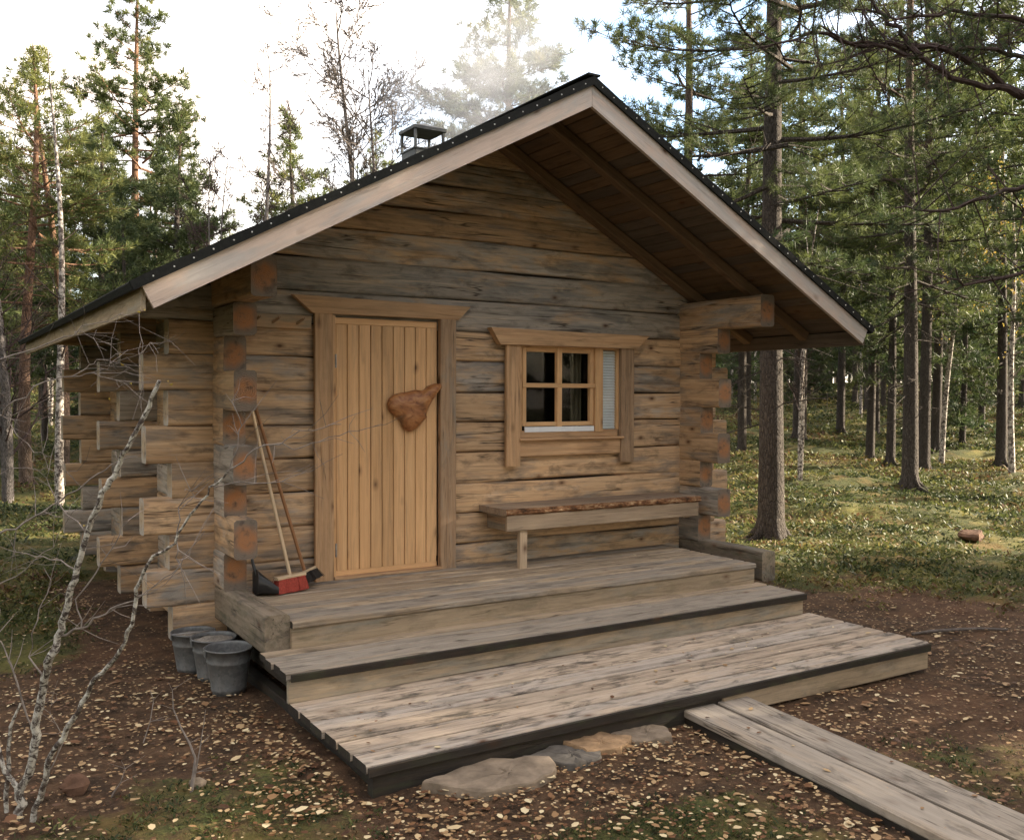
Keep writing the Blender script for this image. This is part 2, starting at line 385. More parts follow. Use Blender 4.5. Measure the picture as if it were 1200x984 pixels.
def groundmat():
    s = NT('forest_floor'); ob = s.n('ShaderNodeTexCoord').outputs['Object']; ms = s.attr('moss')
    n1 = s.noise(ob, .8, 6, .65); n2 = s.noise(ob, 6, 6, .7); n3 = s.noise(ob, 45, 4, .7)
    soil = s.mix(s.ramp(n2, [(.35, 0), (.65, 1)]), (.032, .022, .015), (.10, .060, .035))
    soil = s.mix(s.ramp(n1, [(.5, 0), (.68, .45)]), soil, (.12, .062, .036))
    soil = s.mix(s.ramp(n3, [(.55, 0), (.7, .5)]), soil, (.17, .12, .075))
    v = s.vor(s.mapv(ob, (1, 1, .2)), 34, out='Distance'); vc = s.vor(s.mapv(ob, (1, 1, .2)), 34, out='Color')
    sp = s.n('ShaderNodeSeparateColor'); s.l(vc, sp.inputs[0])
    lit = s.math('MULTIPLY', s.math('LESS_THAN', v, .33), s.math('GREATER_THAN', sp.outputs[0], .72))
    soil = s.mix(lit, soil, s.mix(sp.outputs[1], (.20, .12, .065), (.34, .25, .15)))
    green = s.mix(s.ramp(n3, [(.35, 0), (.65, 1)]), (.025, .03, .014), (.085, .09, .03))
    green = s.mix(s.ramp(s.noise(ob, 1.7, 5, .7), [(.48, 0), (.66, .8)]), green, (.15, .10, .04))
    green = s.mix(s.ramp(s.noise(ob, .55, 4, .7), [(.55, 0), (.68, .7)]), green, (.17, .15, .045))
    f = s.math('ADD', ms, s.math('MULTIPLY', s.math('SUBTRACT', n2, .5), 1.1))
    c = s.mix(s.ramp(f, [(.4, 0), (.6, 1)]), soil, green)
    s.base(c, .95, .12); s.bump(s.math('ADD', s.math('MULTIPLY', n2, 1.2), s.math('MULTIPLY', n3, .5)), .8, .03)
    return s.mat
M['ground'] = groundmat()

# ------------------------------------------------------------------ ground
def moss_amount(x, y):
    """0 on the trodden soil round the cabin, 1 out on the heath"""
    x = np.asarray(x, float); y = np.asarray(y, float)
    d = np.hypot((x-1.4)/1.15, (y+2.2)/1.0)
    a = smooth(4.2, 6.8, d+.5*np.sin(x*1.1)+.4*np.sin(y*1.9+x*.6))
    b = smooth(-1.75, -2.35, y-.15*(x+2)+.12*np.sin(x*5)+.1*np.sin(x*11+y*7))*smooth(-.75, -1.15, x)*.62
    b = np.maximum(b, .7*smooth(-3.1, -3.6, y)*smooth(1.1, .4, x))   # near the left foreground
    c = .6*smooth(.9, .25, np.abs(np.hypot((x-1.95)/1.4, (y+4.0)/1.2)-0))
    e = .8*smooth(.2, 1.3, y-.2*x)*smooth(-1.3, -1.9, x)+.55*smooth(-2.2, -3.2, x)*smooth(-2.5, -1.2, y)*(.6+.4*np.sin(x*4)*np.sin(y*3.3))
    dc = np.hypot(x-CAM[0], y-CAM[1]); f = .9*smooth(8.7, 11.6, dc+.5*np.sin(x*1.6+y)+.4*np.sin(x*4.1-y*2)+.25*np.sin(x*9+y*7))*smooth(3.9, 4.6, x)
    return np.clip(np.maximum.reduce([a, b*.9, c*.75, e, f]), 0, 1)

def make_ground():
    def axis(a, b, lo, hi, fine, coarse):
        xs = [a]
        while xs[-1] < b:
            x = xs[-1]
            dd = max(0, lo-x, x-hi); xs.append(x+fine+coarse*dd)
        return np.array(xs)
    X = axis(-90, 150, -4, 9, .07, .055); Y = axis(-60, 150, -6, 6, .07, .055)
    # the coarse steps on the low side are mirrored
    def sym(a, b, lo, hi, f, c):
        r = [hi]; 
        while r[-1] < b: r.append(r[-1]+f+c*(r[-1]-hi))
        l = [lo]
        while l[-1] > a: l.append(l[-1]-f-c*(lo-l[-1]))
        return np.array(sorted(set(l))+list(np.arange(lo+f, hi, f))+r)
    X = sym(-160, 200, -4, 9, .07, .055); Y = sym(-120, 220, -6, 6, .07, .055)
    gx, gy = np.meshgrid(X, Y); z = ground_z(gx, gy)
    z = z+moss_amount(gx, gy)*(.035*np.sin(gx*5.1+np.sin(gy*3.3)*2)*np.cos(gy*4.7+np.sin(gx*2.9))+RNG.normal(0, .008, gx.shape))+RNG.normal(0, .0035, gx.shape)
    nx, ny = len(X), len(Y); V = np.column_stack([gx.ravel(), gy.ravel(), z.ravel()])
    i = np.arange(nx*ny).reshape(ny, nx); F = np.column_stack([i[:-1, :-1].ravel(), i[:-1, 1:].ravel(), i[1:, 1:].ravel(), i[1:, :-1].ravel()])
    o = tri_mesh('ground', V, F, M['ground']); tag(o, kind='structure')
    at = o.data.attributes.new('moss', 'FLOAT', 'POINT'); at.data.foreach_set('value', moss_amount(gx, gy).ravel().astype(np.float32))
    o.data.polygons.foreach_set('use_smooth', np.ones(len(F), bool))
make_ground()

# ------------------------------------------------------------------ cabin
XW0, XW1, YB = -.88, 3.57, 4.4           # outer faces of the side walls
XC, ZA, SL = 1.345, 3.509, .531
YR, YRB = -1.353, 4.94                   # front and rear rake
XE = 2.955                               # half width to the eave
def z_top(x): return ZA-SL*abs(x-XC)     # top edge of the bargeboard = underside of the roof boards
def clip_roof(V):
    V = V.copy(); lim = ZA-SL*np.abs(V[:, 0]-XC)-.012; V[:, 2] = np.minimum(V[:, 2], lim); return V
cabin = empty('log_cabin', 'weathered log cabin with pine door, small window and felt roof in a forest clearing', 'cabin', (XC, 2, -.5))
CH = .2455; Z0 = -.075
def zk(k): return Z0+CH*k
LONG, SHORT = .455, .29
DOORX, DOORZ = (-.13, .97), 1.915
WINX, WINZ = (1.56, 2.73), (.93, 1.8)

def cross_wall(y, name, openings, gable, th=.15):
    mb = MB(); top = 9
    for k in range(-2, top):
        e = (LONG if k % 2 == 0 else SHORT) if k > -2 else .06
        e += random.uniform(-.012, .012)
        x0, x1 = XW0-e, XW1+e
        if k == 8: x0, x1 = XW0-.52, XW1+.3
        zc = zk(k)+CH/2
        spans = [(x0, x1)]
        for (a, b), (za, zb) in openings:
            if zc+CH*.5 > za+.03 and zc-CH*.5 < zb-.03:
                ns = []
                for p, q in spans:
                    if a > p and b < q: ns += [(p, a), (b, q)]
                    else: ns.append((p, q))
                spans = ns
        r = random.random()
        for p, q in spans:
            mb.bar((p, y+th/2, zc), (q, y+th/2, zc), th, CH-.004, prof='log', nseg=max(2, int((q-p)/.22)), jit=.006,
                   mat=0, capmat=1, rnd=min(1, max(0, r+random.uniform(-.12, .12))), clip=clip_roof)
            if q-p > .8: mb.bar((max(p, XW0)+.01, y+th/2, zc+CH/2), (min(q, XW1)-.01, y+th/2, zc+CH/2), th*.55, .05, mat=2, capmat=2)
    if gable:
        z = zk(top); hs = [.245, .235, .21, .205, .2, .2, .2]
        for h in hs:
            hw = (ZA-z-.02)/SL
            if hw < .15: break
            h2 = min(h, ZA-z-.03)
            hw2 = min(hw, 2.23) 
            mb.bar((XC-hw2, y+th/2, z+h2/2), (XC+hw2, y+th/2, z+h2/2), th, h2-.002, prof='log', nseg=max(2, int(hw2*2/.14)), jit=.006, mat=0, capmat=1, clip=clip_roof)
            mb.bar((XC-hw2+.3, y+th/2, z+h2), (XC+hw2-.3, y+th/2, z+h2), th*.55, .04, mat=2, capmat=2, clip=clip_roof) if hw2 > .7 else None
            z += h2
    return mb.build(name, [M['log'], M['log_end_pale'], M['inside']], cabin)
cross_wall(0, 'front_wall', [(DOORX, (-.1, DOORZ)), (WINX, WINZ)], True)
cross_wall(1.83, 'partition_wall', [((0.2, 3.0), (0, 1.9))], False)
cross_wall(YB-.28, 'rear_wall', [], True)

def side_wall(x0, name):
    mb = MB(); th = .15
    for j in range(-1, 9):
        zc = zk(j)
        ext = .50 if j % 2 == 0 else .265
        if j <= 0: continue
        zt = zc+CH/2; zb = zc-CH/2
        if j == 8: zt = 1.972
        mb.bar((x0+th/2, -ext-random.uniform(-.012, .012), (zt+zb)/2), (x0+th/2, YB+.2, (zt+zb)/2), th, zt-zb+.012, prof='log', nseg=22, jit=.006, mat=0, capmat=1)
    mb.bar((x0+th/2, 0.02, zk(-1)), (x0+th/2, YB+.2, zk(-1)), th, CH, prof='log', nseg=12, jit=.006, capmat=1)
    mb.bar((x0+th/2, 0.02, zk(0)), (x0+th/2, YB+.2, zk(0)), th, CH, prof='log', nseg=12, jit=.006, capmat=1)
    return mb.build(name, [M['log'], M['log_end']], cabin)
side_wall(XW0, 'side_wall'); side_wall(XW1-.15, 'side_wall')
for x0, ye in ((XW0, -.9), (XW1-.15, -1.0)):
    mb = MB(); mb.bar((x0+.075, ye, 2.098), (x0+.075, YB+.5, 2.098), .16, .262, prof='log', nseg=20, jit=.005, capmat=1, clip=clip_roof)
    mb.build('wall_plate', [M['log'], M['log_end']], cabin)

# roof
roof = bpy.data.objects.new('roof', None); col.objects.link(roof); roof.parent = cabin; roof.location = (0, 0, 0)
def rb(mb, name, mats): return mb.build(name, mats, roof)
mb = MB()
for sgn in (-1, 1):
    n = 29; run = math.hypot(XE, XE*SL); w = run/n
    sdir = np.array([sgn*1., 0, -SL])/math.hypot(1, SL); nrm = np.array([sgn*SL, 0, 1.])/math.hypot(1, SL)
    for i in range(n):
        c = np.array([XC, 0, ZA])+sdir*(w*(i+.5))+nrm*.010
        mb.bar(c+np.array([0, YR+.02, 0]), c+np.array([0, YRB-.02, 0]), w-.004, .02, up=nrm, bev=.003)
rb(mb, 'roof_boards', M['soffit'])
mb = MB()
for sgn in (-1, 1):
    A = np.array([XC, 0, ZA]); nrm = np.array([sgn*SL, 0, 1.])/math.hypot(1, SL); sd = np.array([sgn*1., 0, -SL])/math.hypot(1, SL)
    run = math.hypot(XE, XE*SL)+.05
    nseg = 26
    for (t0, t1, ya, yb, e) in ((.023, .045, YR-.045, YRB+.045, 0), (-.004, .05, YR-.055, YR-.036, 0), (-.004, .05, YRB+.036, YRB+.055, 0)):
        rings = []
        for i in range(nseg+1):
            s_ = run*i/nseg; wob = .003*math.sin(i*1.9+sgn)
            p = A+sd*s_
            if i == 0: up0 = np.array([0, 0, 1])/ (1/math.hypot(1, SL)); lo, hi = up0*(t0), up0*(t1+wob)
            else: lo, hi = nrm*t0, nrm*(t1+wob)
            rings.append(np.array([p+lo+[0, ya, 0], p+hi+[0, ya, 0], p+hi+[0, yb, 0], p+lo+[0, yb, 0]]))
        mb.loft(rings)
    # folded strip at the eave
    p = A+sd*run
    mb.bar(p+nrm*.02+[0, YR-.05, 0], p+nrm*.02+[0, YRB+.05, 0], .014, .05, up=nrm)
mb.bar((XC, YR-.056, ZA+.063), (XC, YRB+.056, ZA+.063), .11, .016, bev=.006)
felt = rb(mb, 'roofing_felt', M['felt'])
mb = MB()
for sgn in (-1, 1):
    A = np.array([XC, 0, ZA]); nrm = np.array([sgn*SL, 0, 1.])/math.hypot(1, SL); sd = np.array([sgn*1., 0, -SL])/math.hypot(1, SL)
    s_ = .07
    while s_ < 3.38:
        p = A+sd*s_+nrm*.022+np.array([0, YR-.055, 0])
        th = np.linspace(0, 2*math.pi, 6, endpoint=False); ring = np.array([[math.cos(t)*.0052, 0, math.sin(t)*.0052] for t in th])
        mb.loft([p+ring, p+ring*.6-np.array([0, .004, 0])]); s_ += .118*random.uniform(.93, 1.07)
nl = mb.build('felt_nail', M['nail'], roof)
nl['kind'] = 'stuff'
def barge(y, name):
    for sgn in (-1, 1):
        mb = MB(); h = .13
        sd = np.array([sgn*1., 0, -SL])/math.hypot(1, SL); nrm = np.array([sgn*SL, 0, 1.])/math.hypot(1, SL)
        A = np.array([XC, y, ZA]); L = math.hypot(XE, XE*SL)
        n = 20; rings = []; gcs = []; off = np.array([random.uniform(0, 30), 0, 0])
        for i in range(n+1):
            t = L*i/n
            if i == 0:
                top = A+np.array([sgn*.002, 0, 0]); bot = A+np.array([sgn*.002, 0, -h*math.hypot(1, SL)])
            else:
                top = A+sd*t; bot = top-nrm*h
            rings.append(np.array([top+[0, -.014, 0], bot+[0, -.014, 0], bot+[0, .014, 0], top+[0, .014, 0]]))
            gcs.append(np.array([[t, .0, h], [t, .0, 0], [t, .03, 0], [t, .03, h]])+off)
        mb.loft(rings, 0, gcs, .45 if sgn < 0 else .62)
        o = rb(mb, 'bargeboard', M['barge'])
barge(YR-.018, 'f'); barge(YRB+.018, 'r')
for sgn in (-1, 1):
    mb = MB(); x = XC+sgn*(XE-.012)
    z1 = z_top(x)-.004
    mb.bar((x, YR+.0, z1-.07), (x, YRB, z1-.07), .026, .125, nseg=6, bev=.003)
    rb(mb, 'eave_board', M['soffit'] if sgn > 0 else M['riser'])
for y in (-.75, -.06, 1.0, 2.0, 3.0, 4.05, 4.7):
    for sgn in (-1, 1):
        mb = MB(); sd = np.array([sgn*1., 0, -SL])/math.hypot(1, SL); nrm = np.array([sgn*SL, 0, 1.])/math.hypot(1, SL)
        A = np.array([XC, y, ZA-.006])+sd*.03
        mb.bar(A-nrm*.045, A-nrm*.045+sd*3.27, .1 if y > -.3 else .085, .085, up=nrm, bev=.008, nseg=5)
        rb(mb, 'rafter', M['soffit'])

# chimney
chx, chy = 2.32, 3.15
chim = bpy.data.objects.new('chimney', None); col.objects.link(chim); chim.parent = cabin
mb = MB(); mb.bar((chx, chy, 2.9), (chx, chy, 4.15), .36, .36, up=(0, 1, 0), bev=.01); mb.build('chimney_shaft', M['mortar'], chim)
mb = MB(); mb.bar((chx, chy, 4.15), (chx, chy, 4.165), .385, .385, up=(0, 1, 0), bev=.008); mb.build('chimney_flange', M['mortar'], chim)
for a in (-1, 1):
    for b in (-1, 1):
        mb = MB(); mb.bar((chx+a*.175, chy+b*.175, 4.15), (chx+a*.175, chy+b*.175, 4.37), .028, .028, up=(0, 1, 0), bev=.002); mb.build('cap_post', M['mortar'], chim)
mb = MB()
q = .205; base = np.array([[-q, -q, 0], [q, -q, 0], [q, q, 0], [-q, q, 0]])+[chx, chy, 4.37]
mb.loft([base, base+[0, 0, .035]]); b2 = base+[0, 0, .035]; mb.add(np.vstack([b2, [[chx, chy, 4.49]]]), [(0, 1, 4), (1, 2, 4), (2, 3, 4), (3, 0, 4)])
mb.build('chimney_cap', M['mortar'], chim)

# door
door = bpy.data.objects.new('door', None); col.objects.link(door); door.parent = cabin
mb = MB()
pw = .845/9
for i in range(9):
    x = .006+pw*(i+.5)
    mb.bar((x, -.012, .06), (x, -.012, 1.895), pw-.0055, .028, up=(0, 1, 0), bev=.004, rnd=random.random())
mb.build('door_boards', M['door'], door)
mb = MB()
mb.bar((.002, -.006, 1.92), (.85, -.006, 1.92), .04, .048, bev=.004)       # head rail
mb.bar((.002, -.006, .038), (.85, -.006, .038), .04, .044, bev=.004)
mb.bar((.0, .02, .1), (.0, .02, 1.9), .03, .06, up=(0, 1, 0)); mb.bar((.85, .02, .1), (.85, .02, 1.9), .03, .06, up=(0, 1, 0))
mb.bar((.43, .02, .03), (.43, .02, 1.93), .83, .02, up=(0, 1, 0))
mb.build('door_rails', M['door'], door)
def casing(name, p0, p1, w, mat, th=.035, up=(0, 1, 0), parent=door, rnd=None):
    mb = MB(); mb.bar(p0, p1, w, th, up=up, bev=.004, nseg=4, rnd=rnd); return mb.build(name, mat, parent)
casing('door_casing', (-.095, -.048, .0), (-.095, -.048, 1.97), .142, M['trim'], rnd=.35)
casing('door_casing', (.93, -.048, .0), (.93, -.048, 1.97), .138, M['trim_old'], .05, rnd=.4)
casing('door_jamb', (-.012, -.02, .0), (-.012, -.02, 1.955), .022, M['door'], .06)
casing('door_jamb', (.4, -.02, 1.953), (.86, -.02, 1.953), .02, M['door'], .06) if False else None
def poly_board(mb, pts, y, th, mat=0, rnd=.5):
    """flat board in the wall plane from an outline of (x, z)"""
    pts = np.array(pts); f = np.column_stack([pts[:, 0], np.full(len(pts), y-th/2), pts[:, 1]]); b = f+[0, th, 0]
    off = np.array([random.uniform(0, 30), 0, 0])
    gc = [np.column_stack([pts[:, 0], np.full(len(pts), 0.), pts[:, 1]])+off, np.column_stack([pts[:, 0], np.full(len(pts), th), pts[:, 1]])+off]
    mb.loft([f, b], mat, gc, rnd)
mb = MB(); poly_board(mb, [(-.335, 2.09), (-.185, 1.965), (1.02, 1.967), (1.13, 2.075)], -.052, .05, rnd=.3); mb.build('door_lintel', M['trim'], door)
mb = MB(); mb.bar((-.02, -.04, .012), (.87, -.04, .012), .08, .022, bev=.004); mb.build('threshold', M['trim'], door)
for z in (1.62, .22):
    mb = MB(); mb.tube([(-.001, -.052, z-.05), (-.001, -.052, z+.05)], .008, 8, caps=(1, 1)); mb.build('hinge', M['iron'], door)
# carved burl used as the door handle
out = [(200, 400), (260, 350), (340, 330), (420, 318), (520, 290), (600, 300), (650, 285), (700, 235), (770, 210), (832, 212), (840, 255), (790, 330), (720, 430), (670, 540), (640, 612), (660, 650), (610, 700), (540, 780), (490, 815), (440, 830), (370, 780), (335, 700), (300, 650), (240, 600), (200, 560), (172, 480)]
O = np.array([(.422+(u/10.93+440-457)/137., 1.324-(v/10.93+430-470)/152.) for u, v in out])
cen = np.array([.60, 1.27])
mb = MB(); rings = []
for f, y in ((.93, -.03), (1., -.045), (1.0, -.06), (.93, -.078), (.8, -.092), (.6, -.102), (.35, -.106), (.1, -.106)):
    Q = cen+(O-cen)*f
    yy = np.full(len(Q), y); yy = yy-.035*np.clip((Q[:, 0]-.6)*4, 0, 1)*(1 if y < -.05 else 0)
    yy += RNG.normal(0, .002, len(Q))
    rings.append(np.column_stack([Q[:, 0], yy, Q[:, 1]]))
mb.loft(rings[::-1], 0, None, .5, True)
h = mb.build('door_handle', M['burl'], door); h['label'] = 'reddish brown carved burl of wood used as the door handle'

# peg rack
mb = MB(); mb.bar((-.66, -.02, 1.897), (-.182, -.02, 1.897), .032, .1, bev=.004); rack = mb.build('peg_rack', M['trim'], cabin)
for x in (-.58, -.44, -.26):
    mb = MB(); mb.tube([(x-.03, -.03, 1.885), (x+.0, -.10, 1.92)], [.011, .009], 8, caps=(1, 1)); mb.build('peg', M['trim_old'], rack)

# window
win = bpy.data.objects.new('window', None); col.objects.link(win); win.parent = cabin
W = win
def wbar(name, p0, p1, w, th, mat, up=(0, 1, 0), rnd=None): return casing(name, p0, p1, w, mat, th, up, W, rnd)
wbar('window_casing', (1.543, -.045, .786), (1.543, -.045, 1.79), .134, .04, M['trim'], rnd=.55)
wbar('window_casing', (2.744, -.045, .786), (2.744, -.045, 1.79), .146, .04, M['trim_old'], rnd=.3)
mb = MB(); poly_board(mb, [(1.313, 1.921), (1.402, 1.787), (2.83, 1.79), (2.975, 1.909), (2.2, 1.912)], -.055, .07, rnd=.25); mb.build('window_lintel', M['trim'], W)
mb = MB(); mb.bar((1.612, -.034, .928), (2.67, -.034, .928), .028, .13, bev=.004, nseg=3); mb.build('apron_board', M['trim'], W)
mb = MB(); mb.bar((1.6, -.04, 1.003), (2.69, -.04, 1.003), .09, .022, bev=.008); mb.build('window_sill', M['trim'], W)
mb = MB(); mb.bar((1.612, .0, 1.045), (2.67, .0, 1.045), .03, .062, bev=.003); mb.build('lower_frame', M['trim'], W)
mb = MB(); mb.bar((1.68, -.017, 1.085), (2.40, -.017, 1.085), .012, .045, bev=.003); mb.build('drip_flashing', M['blind'], W)
yf = .02
fr = MB()
for x, w in ((1.635, .045), (2.69, .045)): fr.bar((x, yf, 1.07), (x, yf, 1.79), w, .07, up=(0, 1, 0), bev=.003)
fr.bar((1.62, yf, 1.79), (2.7, yf, 1.79), .07, .03, bev=.003)
fr.build('window_frame', M['door'], W)
mb = MB(); mb.bar((2.452, -.005, 1.06), (2.452, -.005, 1.785), .085, .05, up=(0, 1, 0), bev=.004); mb.build('mullion', M['door'], W)
sash = MB()
for x in (1.685, 2.388): sash.bar((x, .012, 1.115), (x, .012, 1.775), .04, .04, up=(0, 1, 0), bev=.004)
for z in (1.13, 1.757): sash.bar((1.705, .012, z), (2.368, .012, z), .038, .036, bev=.004)
so = sash.build('sash', M['door'], W)
mb = MB(); mb.bar((2.036, .002, 1.10), (2.036, .002, 1.785), .05, .044, up=(0, 1, 0), bev=.004); mb.bar((1.66, -.003, 1.457), (2.42, -.003, 1.457), .04, .038, bev=.004); mb.build('muntin', M['door'], W)
for (a, b, c, d) in ((1.7, 2.02, 1.14, 1.45), (2.05, 2.37, 1.14, 1.45), (1.7, 2.02, 1.465, 1.745), (2.05, 2.37, 1.465, 1.745)):
    mb = MB(); mb.bar((a-.01, .03, (c+d)/2), (b+.01, .03, (c+d)/2), .004, d-c+.04, bev=.0005); mb.build('glass_pane', M['glass'], W)
mb = MB(); mb.bar((2.49, .005, 1.42), (2.675, .005, 1.42), .004, .72, bev=.0005); mb.build('glass_pane', M['glass'], W)
mb = MB(); z = 1.07
while z < 1.775:
    mb.bar((2.492, .03, z), (2.672, .03, z), .026, .0022, up=(0, -.85, .53), bev=.0005); z += .0245
bl = mb.build('blind', M['blind'], W); bl['label'] = 'white louvred blind behind the narrow right pane'
mb = MB()
for i in range(5): mb.tube([(2.26+i*.022, .12+.012*(i % 2), 1.1), (2.26+i*.022, .12+.012*(i % 2), 1.78)], .013, 6)
mb.build('curtain', M['curtain'], W)
mb = MB(); mb.bar((XW0+.2, 1.0, -.03), (XW1-.2, 1.0, -.03), 1.7, .04); mb.build('interior_floor', M['inside'], cabin)
mb = MB(); mb.bar((XW0+.2, 1.3, 2.4), (XW1-.2, 1.3, 2.4), 2.2, .03); mb.build('ceiling', M['inside'], cabin)
mb = MB(); mb.bar((XW0+.2, 1.35, 1.1), (XW1-.2, 1.35, 1.1), .03, 2.3); mb.build('interior_partition', M['inside'], cabin)

# ------------------------------------------------------------------ porch
porch = empty('porch_steps', 'broad grey plank porch with a step and low platform in front of the cabin door', 'porch', (1.2, -1.4, -.5))
def planks(name, y0, y1, x0, x1, ztop, n, mat, th=.042, last=None, jx=.006, splits=None, gap=(.013, .019)):
    mb = MB(); ys = np.linspace(y0, y1, n+1)
    for i in range(n):
        a, b = ys[i], ys[i+1]; yc = (a+b)/2; w = abs(b-a)-random.uniform(*gap)
        z = ztop-th/2+random.uniform(-.002, .002)
        xa, xb = x0+random.uniform(-jx, jx), x1+random.uniform(-jx, jx)
        cuts = [xa, xb]
        if splits and i in splits: cuts = [xa, splits[i], xb]
        for p, q in zip(cuts[:-1], cuts[1:]):
            mb.bar((p+.002, yc, z), (q-.002, yc, z), w, th, bev=.007, nseg=max(2, int((q-p)/.35)), jit=.0022, capmat=1)
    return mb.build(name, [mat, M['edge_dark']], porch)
planks('deck', -.0, -1.185, XW0+.155, 3.2, 0, 9, M['deck'], jx=.0)
mb = MB(); mb.bar((XW0+.155, -1.148, -.108), (3.19, -1.148, -.108), .03, .13, bev=.004, nseg=10, jit=.002, rnd=.3); mb.build('riser', M['riser'], porch)
planks('step_tread', -1.13, -1.65, -.919, 3.249, -.166, 4, M['deck'])
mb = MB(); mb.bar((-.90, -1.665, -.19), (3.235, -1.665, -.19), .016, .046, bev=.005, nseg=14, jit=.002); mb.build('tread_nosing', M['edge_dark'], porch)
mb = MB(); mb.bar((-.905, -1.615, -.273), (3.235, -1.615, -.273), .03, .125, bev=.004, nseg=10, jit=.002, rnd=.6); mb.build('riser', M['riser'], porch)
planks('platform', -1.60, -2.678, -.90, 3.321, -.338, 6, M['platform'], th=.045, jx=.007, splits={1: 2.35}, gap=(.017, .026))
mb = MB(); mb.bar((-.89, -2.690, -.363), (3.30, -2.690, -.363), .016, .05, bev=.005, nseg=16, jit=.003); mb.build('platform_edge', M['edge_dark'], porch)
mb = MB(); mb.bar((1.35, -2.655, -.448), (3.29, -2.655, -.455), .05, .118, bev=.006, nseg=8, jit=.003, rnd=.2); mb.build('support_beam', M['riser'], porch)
mb = MB(); mb.bar((-.86, -2.64, -.44), (1.346, -2.64, -.448), .06, .12, bev=.006, nseg=8, jit=.003); mb.build('support_beam', M['edge_dark'], porch)  # left half of the beam coloured near-black for the shadow there
for x, y0 in ((-.79, -.2), (.5, -.2), (1.9, -.2), (3.2, -.2)):
    mb = MB(); mb.bar((x, y0, -.48), (x, -2.6, -.45), .07, .1, bev=.006); mb.build('joist', M['edge_dark'], porch)  # dark colour stands in for the shadow under the platform
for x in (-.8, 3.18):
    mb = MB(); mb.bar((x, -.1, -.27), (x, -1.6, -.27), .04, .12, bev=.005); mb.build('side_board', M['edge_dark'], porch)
for x0, ye, lab in ((XW0+.002, -1.13, 'left'), (XW1-.152, -1.035, 'right')):
    mb = MB(); mb.bar((x0+.075, ye, -.076), (x0+.075, .0, -.076), .152, .25, prof='log', nseg=8, jit=.006, capmat=1)
    mb.build('side_beam', [M['beam'], M['beam']], porch)

# ------------------------------------------------------------------ bench
bench = empty('wall_bench', 'plank bench with bark edge fixed to the wall under the window', 'bench', (2.3, -.2, 0))
n = 24; rings = []; gcs = []
for i in range(n+1):
    x = 1.245+i/n*(3.285-1.245); w = .006*math.sin(i*1.3)+.004*math.sin(i*2.9); yf_ = -.44+w
    rings.append(np.array([(x, -.01, .482), (x, -.01, .43), (x, yf_+.02, .43), (x, yf_, .445), (x, yf_+.004, .47), (x, yf_+.02, .482)]))
    gcs.append(np.array([(x, 0, 0), (x, 0, .05), (x, .42, .05), (x, .44, .03), (x, .44, .01), (x, .42, 0)]))
mb = MB(); mb.loft(rings[::-1], 0, gcs[::-1], .4); bs = mb.build('seat', [M['bench'], M['bark_edge']], bench)
mi = [0]*len(bs.data.polygons)
for p in bs.data.polygons:
    if abs(p.normal[1]) > .5 and p.normal[1] < 0: mi[p.index] = 1
bs.data.polygons.foreach_set('material_index', mi)
mb = MB(); mb.bar((1.262, -.405, .37), (3.265, -.405, .37), .03, .125, bev=.004, nseg=6, rnd=.3); mb.build('apron', M['apron'], bench)
mb = MB(); mb.bar((1.43, -.375, 0), (1.43, -.375, .43), .07, .045, up=(0, 1, 0), bev=.004); mb.build('leg', M['apron'], bench)
mb = MB(); mb.bar((1.36, -.015, .36), (1.36, -.39, .36), .08, .13, bev=.004); mb.build('bracket', M['trim_old'], bench)
mb = MB(); mb.bar((3.15, -.015, .36), (3.15, -.39, .36), .08, .13, bev=.004); mb.build('bracket', M['trim_old'], bench)

# ------------------------------------------------------------------ boardwalk
walk = empty('boardwalk', 'two weathered duckboard planks leading away from the platform', 'boardwalk', (1.2, -4, -.5))
for xa, xb, y0, r in ((1.058+.115, -4.6, 0, .55), (1.553-.118, -4.6, 0, .7)):
    mb = MB(); dx = -.093; L = 6.5
    mb.bar((xa, -2.62 if xa < 1.3 else -2.60, -.438), (xa+dx*L, -2.65-L, -.47), .232, .045, bev=.007, nseg=26, jit=.003, rnd=r, capmat=1)
    mb.build('plank', [M['walk'], M['edge_dark']], walk)
mb = MB(); mb.bar((1.075, -2.66, -.485), (1.075-.093*6.4, -2.66-6.4, -.51), .03, .1, nseg=14, jit=.003); mb.build('side_runner', M['edge_dark'], walk)
mb = MB(); mb.bar((1.53, -2.72, -.5), (1.53-.093*6.4, -2.66-6.4, -.52), .03, .08, nseg=14, jit=.003); mb.build('side_runner', M['edge_dark'], walk)
for y in (-2.9, -4.6, -6.5):
    mb = MB(); x = 1.3-.093*(-y-2.65); mb.bar((x-.22, y, -.515), (x+.22, y, -.515), .1, .1); mb.build('cross_bearer', M['edge_dark'], walk)

